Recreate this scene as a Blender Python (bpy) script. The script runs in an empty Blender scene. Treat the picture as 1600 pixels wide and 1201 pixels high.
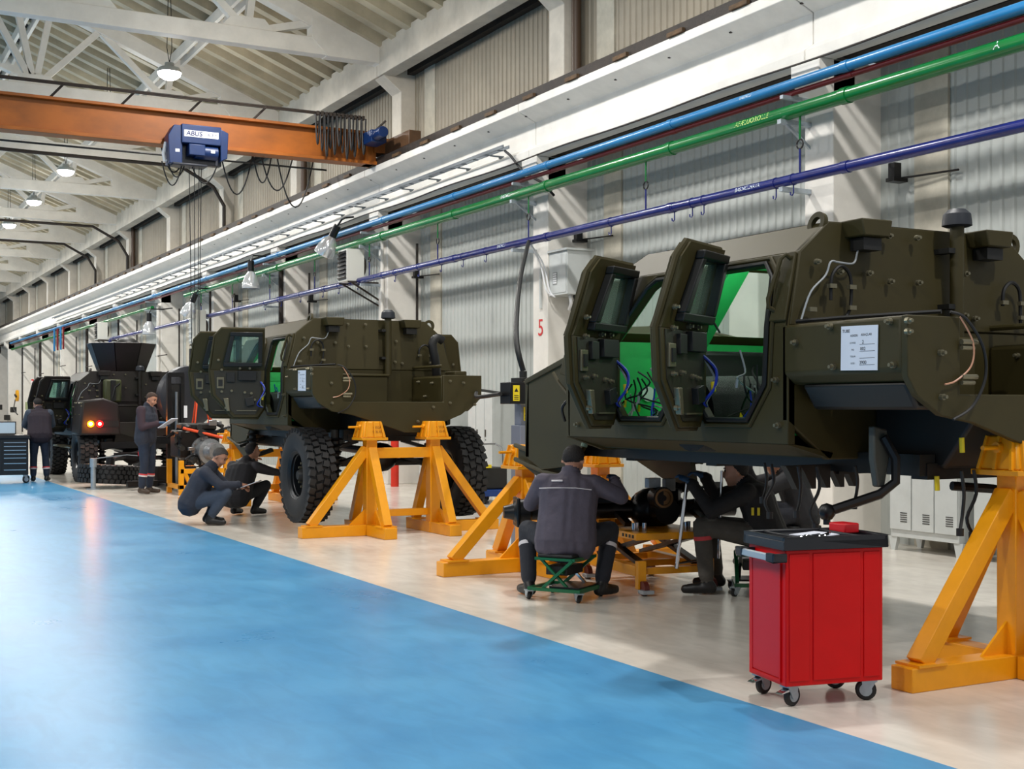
import bpy, bmesh, math, random
import numpy as np
from mathutils import Vector, Matrix, Euler
random.seed(7)
S = bpy.context.scene
COL = S.collection
PI = math.pi
# ------------------------------------------------------------------ camera
FPX, CX, HZ, CAMH = 2005.0, 800.0, 637.0, 1.46          # photo is 1600 x 1201
TH = math.atan2(1087.0, FPX)                             # hall axis lies 28.5 deg left of the view axis
SN, CS = math.sin(TH), math.cos(TH)
cam_d = bpy.data.cameras.new('camera'); cam = bpy.data.objects.new('camera', cam_d); COL.objects.link(cam)
cam.location = (0, 0, CAMH); cam.rotation_euler = (PI/2, 0, -TH)
cam_d.sensor_width = 36; cam_d.lens = FPX/1600*36
cam_d.shift_y = (HZ-600.5)/1600; cam_d.clip_start = 0.05; cam_d.clip_end = 400
S.camera = cam
# ------------------------------------------------------------------ world, exposure
S.view_settings.view_transform = 'Standard'; S.view_settings.look = 'None'
S.view_settings.gamma = 1; S.view_settings.use_curve_mapping = False
S.view_settings.exposure = 0.0
w = bpy.data.worlds.new('World'); S.world = w; w.use_nodes = True
bg = w.node_tree.nodes['Background']; bg.inputs[0].default_value = (0.90, 0.95, 1.0, 1); bg.inputs[1].default_value = 0.38
# high bay lamps: the light itself (the lamp bodies are built further down at the same places)
LAMP_Y = [1.6+6.1*i for i in range(13)]
LAMP_X = (6.25, -3.0)
def lamp_light(x, y, z, e, size, name='high_bay_light'):
    l = bpy.data.lights.new(name, 'AREA'); l.shape = 'DISK'; l.size = size; l.energy = e; l.color = (1.0, 0.98, 0.95)
    o = bpy.data.objects.new(name, l); COL.objects.link(o); o.location = (x, y, z); return o
for ly in LAMP_Y:
    for lx in LAMP_X:
        lamp_light(lx, ly, 8.04, 270 if lx > 0 else 290, 0.42)
        pl = bpy.data.lights.new('high_bay_spill', 'POINT'); pl.energy = 80; pl.shadow_soft_size = 0.12; pl.color = (1.0, 0.95, 0.87)
        po = bpy.data.objects.new('high_bay_spill', pl); COL.objects.link(po); po.location = (lx, ly, 7.86)

# ------------------------------------------------------------------ helpers
def lin(c):
    return tuple(((v/255)/12.92 if v/255 <= 0.04045 else ((v/255+0.055)/1.055)**2.4) for v in c)
MATS = {}
def mat(name, rgb, rough=0.5, metal=0.0, var=0.0, vscale=6.0, bump=0.0, bscale=40.0, emit=0.0, coat=0.0, stretch=None, rgb2=None, trans=0.0, spec=None, rvar=0.0):
    if name in MATS: return MATS[name]
    m = bpy.data.materials.new(name); m.use_nodes = True
    nt = m.node_tree; b = nt.nodes['Principled BSDF']
    c = lin(rgb)
    b.inputs['Base Color'].default_value = (*c, 1); b.inputs['Roughness'].default_value = rough
    b.inputs['Metallic'].default_value = metal
    if spec is not None: b.inputs['Specular IOR Level'].default_value = spec
    if coat: b.inputs['Coat Weight'].default_value = coat; b.inputs['Coat Roughness'].default_value = 0.15
    if trans: b.inputs['Transmission Weight'].default_value = trans; b.inputs['IOR'].default_value = 1.2
    if emit:
        b.inputs['Emission Color'].default_value = (*c, 1); b.inputs['Emission Strength'].default_value = emit
    if var or bump or rvar:
        tc = nt.nodes.new('ShaderNodeTexCoord'); mp = nt.nodes.new('ShaderNodeMapping')
        nt.links.new(tc.outputs['Object'], mp.inputs['Vector'])
        if stretch: mp.inputs['Scale'].default_value = stretch
        n = nt.nodes.new('ShaderNodeTexNoise'); n.inputs['Scale'].default_value = vscale; n.inputs['Detail'].default_value = 6; n.inputs['Roughness'].default_value = 0.62
        nt.links.new(mp.outputs[0], n.inputs['Vector'])
        if var:
            r = nt.nodes.new('ShaderNodeValToRGB')
            c2 = lin(rgb2) if rgb2 else tuple(v*(1-var) for v in c)
            c3 = c if rgb2 else tuple(min(1, v*(1+var*0.6)) for v in c)
            r.color_ramp.elements[0].position = 0.36; r.color_ramp.elements[0].color = (*c2, 1)
            r.color_ramp.elements[1].position = 0.64; r.color_ramp.elements[1].color = (*c3, 1)
            nt.links.new(n.outputs['Fac'], r.inputs[0]); nt.links.new(r.outputs[0], b.inputs['Base Color'])
        if rvar:
            mr = nt.nodes.new('ShaderNodeMapRange'); mr.inputs[3].default_value = max(0.02, rough-rvar); mr.inputs[4].default_value = rough+rvar
            nt.links.new(n.outputs['Fac'], mr.inputs[0]); nt.links.new(mr.outputs[0], b.inputs['Roughness'])
        if bump:
            n2 = nt.nodes.new('ShaderNodeTexNoise'); n2.inputs['Scale'].default_value = bscale; n2.inputs['Detail'].default_value = 4
            nt.links.new(mp.outputs[0], n2.inputs['Vector'])
            bp = nt.nodes.new('ShaderNodeBump'); bp.inputs['Strength'].default_value = bump; bp.inputs['Distance'].default_value = 0.02
            nt.links.new(n2.outputs['Fac'], bp.inputs['Height']); nt.links.new(bp.outputs[0], b.inputs['Normal'])
    MATS[name] = m
    return m

def at(px, py, X=None, Y=None, Z=None):
    """photo pixel -> world point on the plane X=, Y= or Z="""
    u = (px-CX)/FPX; v = (HZ-py)/FPX
    d = Vector((SN+u*CS, CS-u*SN, v))
    if X is not None: t = X/d.x
    elif Y is not None: t = Y/d.y
    else: t = (Z-CAMH)/d.z
    return Vector((d.x*t, d.y*t, CAMH+d.z*t))

WO = {}                                                   # world base of each root, to write parts in world coordinates
class MB:
    def __init__(s): s.v = []; s.f = []; s.mi = []; s.cm = 0
    def _add(s, vs, fs):
        o = len(s.v); s.v += [tuple(p) for p in vs]; s.f += [tuple(i+o for i in f) for f in fs]; s.mi += [s.cm]*len(fs); return s
    def box(s, c, d, R=None):
        hx, hy, hz = d[0]/2, d[1]/2, d[2]/2; c = Vector(c)
        vs = [Vector((x, y, z)) for x in (-hx, hx) for y in (-hy, hy) for z in (-hz, hz)]
        if R is not None: vs = [R @ p for p in vs]
        return s._add([p+c for p in vs], [(0,1,3,2),(4,6,7,5),(0,4,5,1),(2,3,7,6),(0,2,6,4),(1,5,7,3)])
    def bx(s, x0, x1, y0, y1, z0, z1):
        return s.box(((x0+x1)/2, (y0+y1)/2, (z0+z1)/2), (abs(x1-x0), abs(y1-y0), abs(z1-z0)))
    def beam(s, p0, p1, w, h, up=(0,0,1)):
        p0, p1 = Vector(p0), Vector(p1); d = (p1-p0).normalized(); up = Vector(up)
        if abs(d.dot(up)) > 0.98: up = Vector((0,1,0))
        sd = d.cross(up).normalized(); u = sd.cross(d)
        vs = [p + sd*a*w/2 + u*b*h/2 for p in (p0, p1) for a, b in ((-1,-1),(1,-1),(1,1),(-1,1))]
        return s._add(vs, [(0,3,2,1),(4,5,6,7),(0,1,5,4),(1,2,6,5),(2,3,7,6),(3,0,4,7)])
    def cyl(s, p0, p1, r0, r1=None, n=14, caps=True):
        p0, p1 = Vector(p0), Vector(p1); r1 = r0 if r1 is None else r1
        d = (p1-p0).normalized(); a = Vector((0,0,1)) if abs(d.z) < 0.9 else Vector((1,0,0))
        e1 = d.cross(a).normalized(); e2 = d.cross(e1)
        vs = [p + (e1*math.cos(2*PI*i/n)+e2*math.sin(2*PI*i/n))*r for p, r in ((p0, r0), (p1, r1)) for i in range(n)]
        fs = [(i, i+n, (i+1) % n+n, (i+1) % n) for i in range(n)]
        if caps: fs += [tuple(range(n)), tuple(range(2*n-1, n-1, -1))]
        return s._add(vs, fs)
    def tube(s, pts, r, n=6, closed=False):
        pts = [Vector(p) for p in pts]; m = len(pts); vs = []; fs = []
        prev = None
        for i, p in enumerate(pts):
            if closed: d = pts[(i+1) % m]-pts[i-1]
            else: d = pts[min(i+1, m-1)]-pts[max(i-1, 0)]
            d = d.normalized()
            if prev is None:
                a = Vector((0,0,1)) if abs(d.z) < 0.9 else Vector((1,0,0)); e1 = d.cross(a).normalized()
            else:
                e1 = (prev-d*prev.dot(d)).normalized()
            prev = e1; e2 = d.cross(e1)
            vs += [p+(e1*math.cos(2*PI*k/n)+e2*math.sin(2*PI*k/n))*r for k in range(n)]
        for i in range(m if closed else m-1):
            j = (i+1) % m
            fs += [(i*n+k, i*n+(k+1) % n, j*n+(k+1) % n, j*n+k) for k in range(n)]
        if not closed: fs += [tuple(range(n-1, -1, -1)), tuple((m-1)*n+k for k in range(n))]
        return s._add(vs, fs)
    def prism(s, pts, o, u, v, t):
        """2D polygon pts in frame origin o, axes u,v; extruded by vector t"""
        o, u, v, t = Vector(o), Vector(u), Vector(v), Vector(t); n = len(pts)
        a = [o+u*p[0]+v*p[1] for p in pts]; b = [p+t for p in a]
        ar = sum(pts[i][0]*pts[(i+1) % n][1]-pts[(i+1) % n][0]*pts[i][1] for i in range(n))
        flip = (u.cross(v).dot(t) > 0) == (ar > 0)
        f0, f1 = tuple(range(n)), tuple(range(2*n-1, n-1, -1))
        sd = [(i, i+n, (i+1) % n+n, (i+1) % n) for i in range(n)]
        if flip: f0, f1 = f0[::-1], f1[::-1]; sd = [q[::-1] for q in sd]
        return s._add(a+b, [f0, f1]+sd)
    def quad(s, *pts): return s._add(pts, [tuple(range(len(pts)))])
    def lathe(s, prof, o, axis=(0,0,1), n=20, closed=False, arc=2*PI, e1=None):
        o, ax = Vector(o), Vector(axis).normalized()
        a = Vector((0,0,1)) if abs(ax.z) < 0.9 else Vector((1,0,0))
        e1 = ax.cross(a).normalized() if e1 is None else Vector(e1); e2 = ax.cross(e1); m = len(prof); full = arc > 6.2
        k = n if full else n+1
        vs = [o+ax*h+(e1*math.cos(arc*i/n)+e2*math.sin(arc*i/n))*r for i in range(k) for r, h in prof]
        fs = []
        for i in range(n):
            j = (i+1) % k
            for q in range(m if closed else m-1):
                q2 = (q+1) % m
                fs.append((i*m+q, j*m+q, j*m+q2, i*m+q2))
        return s._add(vs, fs)
    def ball(s, c, r, n=10, sc=(1,1,1), R=None):
        c = Vector(c); vs = []; fs = []
        for i in range(n//2+1):
            t = PI*i/(n//2)
            for k in range(n):
                p = Vector((math.sin(t)*math.cos(2*PI*k/n)*r*sc[0], math.sin(t)*math.sin(2*PI*k/n)*r*sc[1], math.cos(t)*r*sc[2]))
                vs.append(c+(R @ p if R is not None else p))
        for i in range(n//2):
            for k in range(n): fs.append((i*n+k, (i+1)*n+k, (i+1)*n+(k+1) % n, i*n+(k+1) % n))
        return s._add(vs, fs)
    def mesh(s, name, m, off=(0,0,0), smooth=35):
        me = bpy.data.meshes.new(name); ox, oy, oz = off
        me.from_pydata([(x-ox, y-oy, z-oz) for x, y, z in s.v], [], s.f)
        for mm in (m if isinstance(m, (list, tuple)) else [m]): me.materials.append(mm)
        if isinstance(m, (list, tuple)) and len(m) > 1:
            me.polygons.foreach_set('material_index', s.mi)
        bm = bmesh.new(); bm.from_mesh(me); bmesh.ops.remove_doubles(bm, verts=bm.verts, dist=1e-5); bmesh.ops.recalc_face_normals(bm, faces=bm.faces); bm.to_mesh(me); bm.free()
        if smooth:
            me.polygons.foreach_set('use_smooth', [True]*len(me.polygons)); me.set_sharp_from_angle(angle=math.radians(smooth))
        me.update(); return me
    def build(s, name, m, parent=None, bevel=0.0, world=True, smooth=35, seg=2):
        off = WO.get(parent.name, (0,0,0)) if (parent is not None and world) else (0,0,0)
        me = s.mesh(name, m, off, smooth)
        return put(name, me, parent=parent, bevel=bevel, inherit=off, seg=seg)
def put(name, me, loc=(0,0,0), rot=(0,0,0), parent=None, bevel=0.0, inherit=None, seg=2):
    o = bpy.data.objects.new(name, me); COL.objects.link(o); o.location = loc; o.rotation_euler = rot
    if parent is not None: o.parent = parent
    if inherit is not None: WO[o.name] = inherit
    if bevel:
        b = o.modifiers.new('bevel', 'BEVEL'); b.width = bevel; b.segments = seg; b.limit_method = 'ANGLE'; b.angle_limit = math.radians(40)
    return o
def tag(o, label=None, cat=None, group=None, kind=None):
    if label: o['label'] = label
    if cat: o['category'] = cat
    if group: o['group'] = group
    if kind: o['kind'] = kind
    return o
def root(name, loc=(0,0,0), label=None, cat=None, group=None, kind=None, rz=0.0):
    o = bpy.data.objects.new(name, None); COL.objects.link(o); o.location = loc; o.rotation_euler = (0,0,rz); o.empty_display_size = 0.1
    WO[o.name] = tuple(loc); tag(o, label, cat, group, kind); return o
def base_obj(mb, name, m, loc, **kw):
    """a one-mesh thing written in world coordinates with its origin at loc"""
    me = mb.mesh(name, m, loc, kw.pop('smooth', 35)); b = kw.pop('bevel', 0.0)
    o = put(name, me, loc=loc, bevel=b, inherit=tuple(loc)); return tag(o, **kw)
def copy_tree(o, parent=None, loc=None, rz=None, label=None):
    c = o.copy(); COL.objects.link(c); c.parent = parent
    if loc is not None: c.location = loc
    if rz is not None: c.rotation_euler = (0,0,rz)
    if label: c['label'] = label
    for ch in [q for q in o.children]: copy_tree(ch, c)
    return c
def text_mesh(txt, size, m, extr=0.0, bold=False, shear=0.0):
    cu = bpy.data.curves.new('lettering', 'FONT'); cu.body = txt; cu.size = size; cu.extrude = extr; cu.align_x = 'CENTER'; cu.align_y = 'CENTER'; cu.shear = shear
    cu.resolution_u = 3
    if bold: cu.offset = size*0.018
    o = bpy.data.objects.new('lettering_tmp', cu); COL.objects.link(o)
    me = bpy.data.meshes.new_from_object(o.evaluated_get(bpy.context.evaluated_depsgraph_get()))
    bpy.data.objects.remove(o); bpy.data.curves.remove(cu); me.name = 'lettering'
    me.materials.clear(); me.materials.append(m); return me
def frame_rot(right, up):
    r, u = Vector(right).normalized(), Vector(up).normalized(); n = r.cross(u)
    return Matrix((r, u, n)).transposed().to_euler()
def arc_pts(c, r, a0, a1, n, ax='xz'):
    out = []
    for i in range(n+1):
        a = a0+(a1-a0)*i/n; p = [c[0], c[1], c[2]]
        i0, i1 = {'x':0,'y':1,'z':2}[ax[0]], {'x':0,'y':1,'z':2}[ax[1]]
        p[i0] += r*math.cos(a); p[i1] += r*math.sin(a); out.append(tuple(p))
    return out
def spline(pts, n=6):
    P = [Vector(p) for p in pts]; out = []
    for i in range(len(P)-1):
        p0, p1, p2, p3 = P[max(i-1,0)], P[i], P[i+1], P[min(i+2, len(P)-1)]
        for k in range(n):
            t = k/n
            out.append(0.5*((2*p1)+(-p0+p2)*t+(2*p0-5*p1+4*p2-p3)*t*t+(-p0+3*p1-3*p2+p3)*t**3))
    out.append(P[-1]); return out
def sag(p0, p1, drop, n=10):
    p0, p1 = Vector(p0), Vector(p1)
    return [p0.lerp(p1, i/n)-Vector((0,0,drop*4*(i/n)*(1-i/n))) for i in range(n+1)]
# ------------------------------------------------------------------ materials
def floor_mat(name, rgb, rgb2, rough):
    m = mat(name, rgb, rough, var=1.0, rgb2=rgb2, vscale=0.9, rvar=0.05, spec=0.5)
    nt = m.node_tree; b = nt.nodes['Principled BSDF']
    # long faint trowel streaks over the broad clouds
    tc = nt.nodes.new('ShaderNodeTexCoord'); mp = nt.nodes.new('ShaderNodeMapping'); mp.inputs['Scale'].default_value = (2.2, 0.7, 1); mp.inputs['Rotation'].default_value = (0,0,0.9)
    nt.links.new(tc.outputs['Object'], mp.inputs[0])
    n = nt.nodes.new('ShaderNodeTexNoise'); n.inputs['Scale'].default_value = 3.0; n.inputs['Detail'].default_value = 8; n.inputs['Distortion'].default_value = 1.2
    nt.links.new(mp.outputs[0], n.inputs['Vector'])
    mx = nt.nodes.new('ShaderNodeMix'); mx.data_type = 'RGBA'; mx.blend_type = 'MULTIPLY'; mx.inputs[0].default_value = 0.45
    r = nt.nodes.new('ShaderNodeValToRGB'); r.color_ramp.elements[0].position = 0.35; r.color_ramp.elements[0].color = (0.78,0.78,0.78,1); r.color_ramp.elements[1].position = 0.62
    nt.links.new(n.outputs['Fac'], r.inputs[0])
    src = b.inputs['Base Color'].links[0].from_socket
    nt.links.new(src, mx.inputs[6]); nt.links.new(r.outputs[0], mx.inputs[7]); nt.links.new(mx.outputs[2], b.inputs['Base Color'])
    return m
M_cream = floor_mat('cream_epoxy', (226, 219, 208), (210, 202, 190), 0.22)
M_blue = floor_mat('blue_epoxy', (86, 152, 194), (72, 138, 184), 0.29)
M_blue.node_tree.nodes['Principled BSDF'].inputs['Specular IOR Level'].default_value = 0.07
M_white = mat('white_paint', (226, 222, 214), 0.6, var=0.07, vscale=2.5, bump=0.06, bscale=14)
M_white_old = mat('aged_white_paint', (214, 206, 192), 0.65, var=0.16, vscale=1.6, bump=0.08, bscale=10)
M_clad = mat('cladding_paint', (176, 180, 176), 0.5, var=0.05, vscale=1.5)
M_clad_up = mat('upper_cladding_paint', (150, 141, 124), 0.55, var=0.10, vscale=1.5)
M_strip = mat('concrete_strip', (188, 182, 166), 0.75, var=0.16, vscale=3, bump=0.1, bscale=25)
M_roof = mat('roof_sheet_paint', (192, 180, 154), 0.55, var=0.22, vscale=1.2)
M_truss = mat('truss_white', (238, 233, 224), 0.55, var=0.08, vscale=2.0)
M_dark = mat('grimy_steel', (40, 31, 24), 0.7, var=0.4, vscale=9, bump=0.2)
M_black = mat('black_rubber', (16, 16, 17), 0.55)
M_blkmetal = mat('black_steel', (22, 22, 24), 0.35, metal=0.3, var=0.3, vscale=8)
M_steel = mat('bare_steel', (150, 152, 155), 0.3, metal=0.9, var=0.1)
M_galv = mat('galvanised_steel', (168, 178, 186), 0.4, metal=0.6, var=0.12, vscale=12)
M_chrome = mat('chrome', (205, 208, 212), 0.14, metal=1.0)
M_orange = mat('crane_orange_paint', (146, 78, 6), 0.55, var=0.3, vscale=2.2, stretch=(0.5,1,1))
M_hoist = mat('hoist_blue_paint', (3, 38, 86), 0.4, var=0.12)
M_sign_white = mat('sign_white', (235, 236, 238), 0.4)
M_navy_text = mat('navy_print', (14, 26, 80), 0.5)
M_red_text = mat('red_print', (206, 28, 32), 0.5)
M_black_text = mat('black_print', (24, 24, 26), 0.6)
M_lblue = mat('light_blue_pipe_paint', (28, 116, 172), 0.3, var=0.10, vscale=3)
M_dred = mat('dark_red_pipe_paint', (120, 14, 22), 0.35, var=0.1)
M_green = mat('green_pipe_paint', (6, 108, 48), 0.22, var=0.12, vscale=3)
M_bluep = mat('blue_pipe_paint', (16, 28, 104), 0.25, var=0.18, vscale=3)
M_lampglow = mat('lamp_glow', (255, 250, 240), 0.4, emit=30.0)
M_glassy = mat('clear_prismatic_glass', (215, 218, 220), 0.12, metal=0.55)
M_yellow = mat('stand_yellow_paint', (240, 160, 18), 0.33, var=0.07, vscale=4, bump=0.03, bscale=60)
M_greybox = mat('light_grey_enamel', (196, 200, 198), 0.4, var=0.04)
M_redpost = mat('red_post_paint', (205, 44, 22), 0.4, var=0.08)

# ------------------------------------------------------------------ floor
XB, XW, XWU = 4.06, 10.27, 10.15
fl = MB().quad((XB,-14,0), (XW+0.3,-14,0), (XW+0.3,95,0), (XB,95,0))
floor = base_obj(fl, 'floor', M_cream, (XB, 0, 0), label='glossy cream epoxy floor under the vehicles', kind='structure')
lane = MB().quad((-14,-14,0), (XB,-14,0), (XB,95,0), (-14,95,0)).build('blue_lane', M_blue, floor)
lane['label'] = 'glossy sky blue painted traffic lane'

endw = base_obj(MB().bx(-14, XW+0.3, 88, 88.2, 0, 12.6), 'wall_far', M_clad_up, (0,88,0), label='plain end wall of the hall, far away', kind='structure')
# ------------------------------------------------------------------ right wall
YN = [4.35+6.1*i for i in range(14)]                     # near face of each column
CW = 0.45
wall = root('wall_right', (XW, 0, 0), 'white ribbed side wall with columns, crane runway and pipes', kind='structure')
def ribbed(y0, y1, z0, z1, x, name, m, pitch=0.15, depth=0.018, parent=wall):
    b = MB(); ys = []; y = y0
    while y < y1-1e-4:
        for dy, dx in ((0,0), (0.085,0), (0.10,1), (0.135,1)):
            if y+dy < y1: ys.append((y+dy, x-depth*dx))
        y += pitch
    ys.append((y1, x))
    n = len(ys)
    vs = [(xx, yy, z0) for yy, xx in ys]+[(xx, yy, z1) for yy, xx in ys]
    b._add(vs, [(i, i+1, i+1+n, i+n) for i in range(n-1)])
    return b.build(name, m, parent, smooth=0)
for i, yn in enumerate(YN):
    # column: shaft, corbel that carries the runway, upper shaft with haunch
    b = MB().bx(9.58, XW+0.1, yn, yn+CW, 0, 5.2)
    b.prism([(9.38,5.02),(9.58,4.78),(9.9,4.78),(9.9,5.2),(9.38,5.2)], (0,yn+0.0,0), (1,0,0), (0,0,1), (0,CW,0))
    col_o = b.build('column', M_white, wall, bevel=0.012)
    b = MB().prism([(9.86,5.9),(9.86,7.52),(9.5,7.8),(9.5,8.42),(XWU+0.2,8.42),(XWU+0.2,5.9)], (0,yn,0), (1,0,0), (0,0,1), (0,CW,0))
    b.build('upper_column', M_white_old, wall, bevel=0.012)
    if i+1 < len(YN):
        y0, y1 = yn+CW, YN[i+1]
        s0, s1 = y1-0.98, y1-0.52
        for (x, z0, z1, m) in ((XW, 0.0, 5.22, M_clad), (XWU, 5.9, 8.9, M_clad_up)):
            ribbed(y0, s0, z0, z1, x, 'cladding_panel', m)
            MB().bx(x-0.035, x+0.06, s0, s1, z0, z1).build('concrete_strip', M_strip, wall)
            ribbed(s1, y1, z0, z1, x, 'cladding_panel', m)
        MB().bx(9.45, 9.75, yn+CW*0.5+0.01, y1+CW*0.5-0.01, 7.8, 8.42).build('eave_beam', M_white_old, wall, bevel=0.01)
        sec = [(9.2,5.87),(9.2,5.99),(9.95,5.99),(9.95,5.8),(9.66,5.7),(9.66,5.38),(9.62,5.32),(9.62,5.2),(9.38,5.2),(9.38,5.32),(9.5,5.4),(9.5,5.74)]
        MB().prism(sec, (0,yn+CW*0.5+0.008,0), (1,0,0), (0,0,1), (0,6.1-0.016,0)).build('runway_beam', M_white, wall, bevel=0.008)
        # dark fill added so the gap between the two cladding tiers reads dark
        MB().bx(9.72, 10.24, y0, y1, 5.23, 5.45).bx(XWU-0.16, XWU-0.02, y0, y1, 7.86, 8.0).build('dark_gap_fill', M_dark, wall)
# number on the column face
put('column_number', text_mesh('5', 0.36, M_red_text, 0.001), loc=(9.576-XW, 16.55+0.21, 2.655), rot=frame_rot((0,-1,0), (0,0,1)), parent=wall)['label'] = 'red numeral 5 painted on the column'
for k, yn in enumerate(YN[2:12]):                          # rainwater and cable downpipes beside the columns
    if k in (0, 2, 5): MB().cyl((9.98,yn-0.16,6.0), (9.98,yn-0.16,8.7), 0.075, n=12).build('downpipe', mat('brown_downpipe', (74,54,38), 0.5), wall)
    if k > 0:
        MB().cyl((9.52,yn+0.12,0.2), (9.52,yn+0.12,4.7), 0.035 if k % 2 else 0.055, n=8).build('downpipe', (M_dark, M_white, M_dark)[k % 3], wall)
        MB().bx(10.0,10.2,yn-0.30,yn-0.12,0.9+0.3*(k % 3),1.5+0.3*(k % 3)).build('switch_box', (M_greybox, M_dark)[k % 2], wall)
        MB().cyl((10.1,yn-0.21,1.5+0.3*(k % 3)), (10.1,yn-0.21,4.6), 0.025, n=6).build('conduit', M_dark, wall)
    if k > 2: MB().beam((9.5,yn+0.3,3.1+0.2*(k % 2)), (9.5,yn-1.1,3.1+0.2*(k % 2)), 0.03, 0.03).build('bracket_arm', M_dark, wall)
# crane rail on its grimy packing
MB().bx(9.21, 9.78, 2, 88, 5.985, 6.12).bx(9.26, 9.33, 2, 88, 6.10, 6.15).bx(9.44, 9.52, 2, 88, 6.05, 6.17).bx(9.40, 9.56, 2, 88, 6.05, 6.075).build('crane_rail', M_dark, wall)
clip = MB().box((0,0,0.03), (0.12,0.07,0.09)).box((-0.07,0,-0.02), (0.14,0.05,0.04)).mesh('rail_clip', M_dark)
pack = MB().box((0,0,0), (0.05,0.32,0.05)).mesh('packing_block', mat('rusty_packing', (92, 68, 42), 0.8, var=0.4, vscale=8))
y = 5.0
while y < 62:
    put('rail_clip', clip, loc=(9.36-XW, y, 6.1), parent=wall)
    put('packing_block', pack, loc=(9.19-XW, y+0.45, 6.02), parent=wall)
    y += 1.22
# bolt stubs on the flange underside
stub = MB().box((0,0,0), (0.03,0.035,0.015)).mesh('flange_bolt', M_dark)
for k in range(26): put('flange_bolt', stub, loc=(9.33-XW, 7.0+k*1.22, 5.815), parent=wall)

# ------------------------------------------------------------------ ceiling: ribbed roof sheets, trusses, purlins
ceil = root('ceiling', (0, 0, 8.4), 'pitched cream roof of ribbed sheets on white trusses', kind='structure')
SL = 0.40
def rz(x): return 8.50+SL*(9.55-abs(x))
for i in range(len(YN)-1):
    y0 = YN[i]+CW/2; y1 = y0+6.1
    for sgn in (1, -1):
        b = MB(); ys = []; y = y0
        while y < y1-0.02:
            for dy, dz in ((0,0), (0.40,0), (0.43,-0.20), (0.645,-0.20), (0.675,0)): ys.append((min(y+dy, y1), dz))
            y += 0.6778
        xs = [9.9*sgn, 0.0]; n = len(ys)
        vs = [(x, yy, rz(x)+dz) for x in xs for yy, dz in ys]
        b._add(vs, [(k, k+1, n+k+1, n+k) for k in range(n-1)])
        b.build('roof_sheet', M_roof, ceil, smooth=0)
def truss(yc):
    t = root('roof_truss', (0,0,0)); t.parent = ceil; t.location = (0, yc, 0); WO[t.name] = (0, yc, 8.4)
    Wd = 0.26
    MB().bx(-9.5, 9.5, yc-Wd/2, yc+Wd/2, 8.05, 8.36).build('bottom_chord', M_truss, t, bevel=0.01)
    for sg in (1, -1):
        MB().beam((sg*9.6,yc,rz(9.6)-0.34), (0,yc,rz(0)-0.34), Wd, 0.34).build('top_chord', M_truss, t, bevel=0.01)
        MB().prism([(9.5,8.04),(8.4,8.04),(8.1,8.36),(8.1,8.7),(9.5,8.44)], (0,yc-Wd/2-0.015,0), (sg,0,0), (0,0,1), (0,Wd+0.03,0)).build('haunch', M_truss, t)
        for xa, za, xb in ((6.9,8.3,8.1),(6.9,8.3,5.45),(4.1,8.3,5.45),(4.1,8.3,2.75),(1.3,8.3,2.75),(1.3,8.3,0.05),(4.1,8.3,4.45),(4.1,8.3,3.65),(6.9,8.3,7.0)):
            MB().beam((sg*xa,yc,za), (sg*xb,yc,rz(xb)-0.45), 0.13, 0.15, up=(0,1,0)).build('web_member', M_truss, t)
        for xa in (1.3, 4.1, 6.9):
            MB().prism([(-0.5,0),(0.5,0),(0.3,0.22),(-0.3,0.22)], (sg*xa,yc-Wd/2+0.02,8.34), (1,0,0), (0,0,1), (0,Wd-0.04,0)).build('gusset', M_truss, t)
for yn in YN[1:]: truss(yn+CW/2)
for xp in (7.1, 4.3, 1.6):
    for dy in (-0.11, 0.11):
        MB().bx(xp+dy-0.035, xp+dy+0.035, 5, 83, rz(xp)-0.36, rz(xp)-0.14).build('purlin', M_truss, ceil)
    MB().bx(xp-0.07, xp+0.07, 5, 83, rz(xp)-0.17, rz(xp)-0.13).build('purlin_web', M_dark, ceil)
for yy, zz in ((34.6, 7.98), (47.0, 7.9), (53.0, 7.95)):   # dark conduits strapped along some trusses
    MB().tube([(-2,yy,zz+0.1),(5,yy,zz),(8.6,yy,zz-0.02),(9.5,yy,zz-0.5),(9.8,yy,zz-1.0),(9.8,yy,6.3)], 0.05, 6).build('conduit', M_dark, ceil)

# ------------------------------------------------------------------ pipes along the wall
XP = 9.25
def pipe(name, m, r, z, y0, y1, label, x=XP, joints=3.05, cat='pipe'):
    o = root(name, (x, y0, z), label, cat)
    MB().cyl((x,y0,z), (x,y1,z), r, n=16).build('pipe_run', m, o)
    yy = y0+1.3
    col = MB().cyl((0,-0.05,0), (0,0.05,0), r*1.13, n=16).mesh('pipe_collar', m)
    while yy < min(y1, 50):
        put('pipe_collar', col, loc=(0, yy-y0, 0), parent=o); yy += joints
    return o
p_lb = pipe('light_blue_pipe', M_lblue, 0.055, 4.95, 2.5, 74, 'light blue pipe, topmost of the wall pipes')
p_dr = pipe('dark_red_pipe', M_dred, 0.03, 4.865, 2.5, 74, 'thin dark red pipe just under the light blue pipe', x=9.30)
p_gr = pipe('green_pipe', M_green, 0.078, 4.65, 2.5, 36.5, 'thick glossy green pipe between the light blue and dark blue pipes')
p_gr2 = pipe('green_pipe', M_green, 0.06, 4.62, 41, 74, 'thinner green pipe far down the hall', x=9.32)
p_bl = pipe('dark_blue_pipe', M_bluep, 0.058, 3.92, 2.5, 47, 'dark blue pipe with small hooks, lowest of the wall pipes')
M_lab_w = mat('pipe_label_white', (215, 228, 235), 0.5); M_lab_y = mat('pipe_label_yellow', (190, 225, 120), 0.5)
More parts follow.
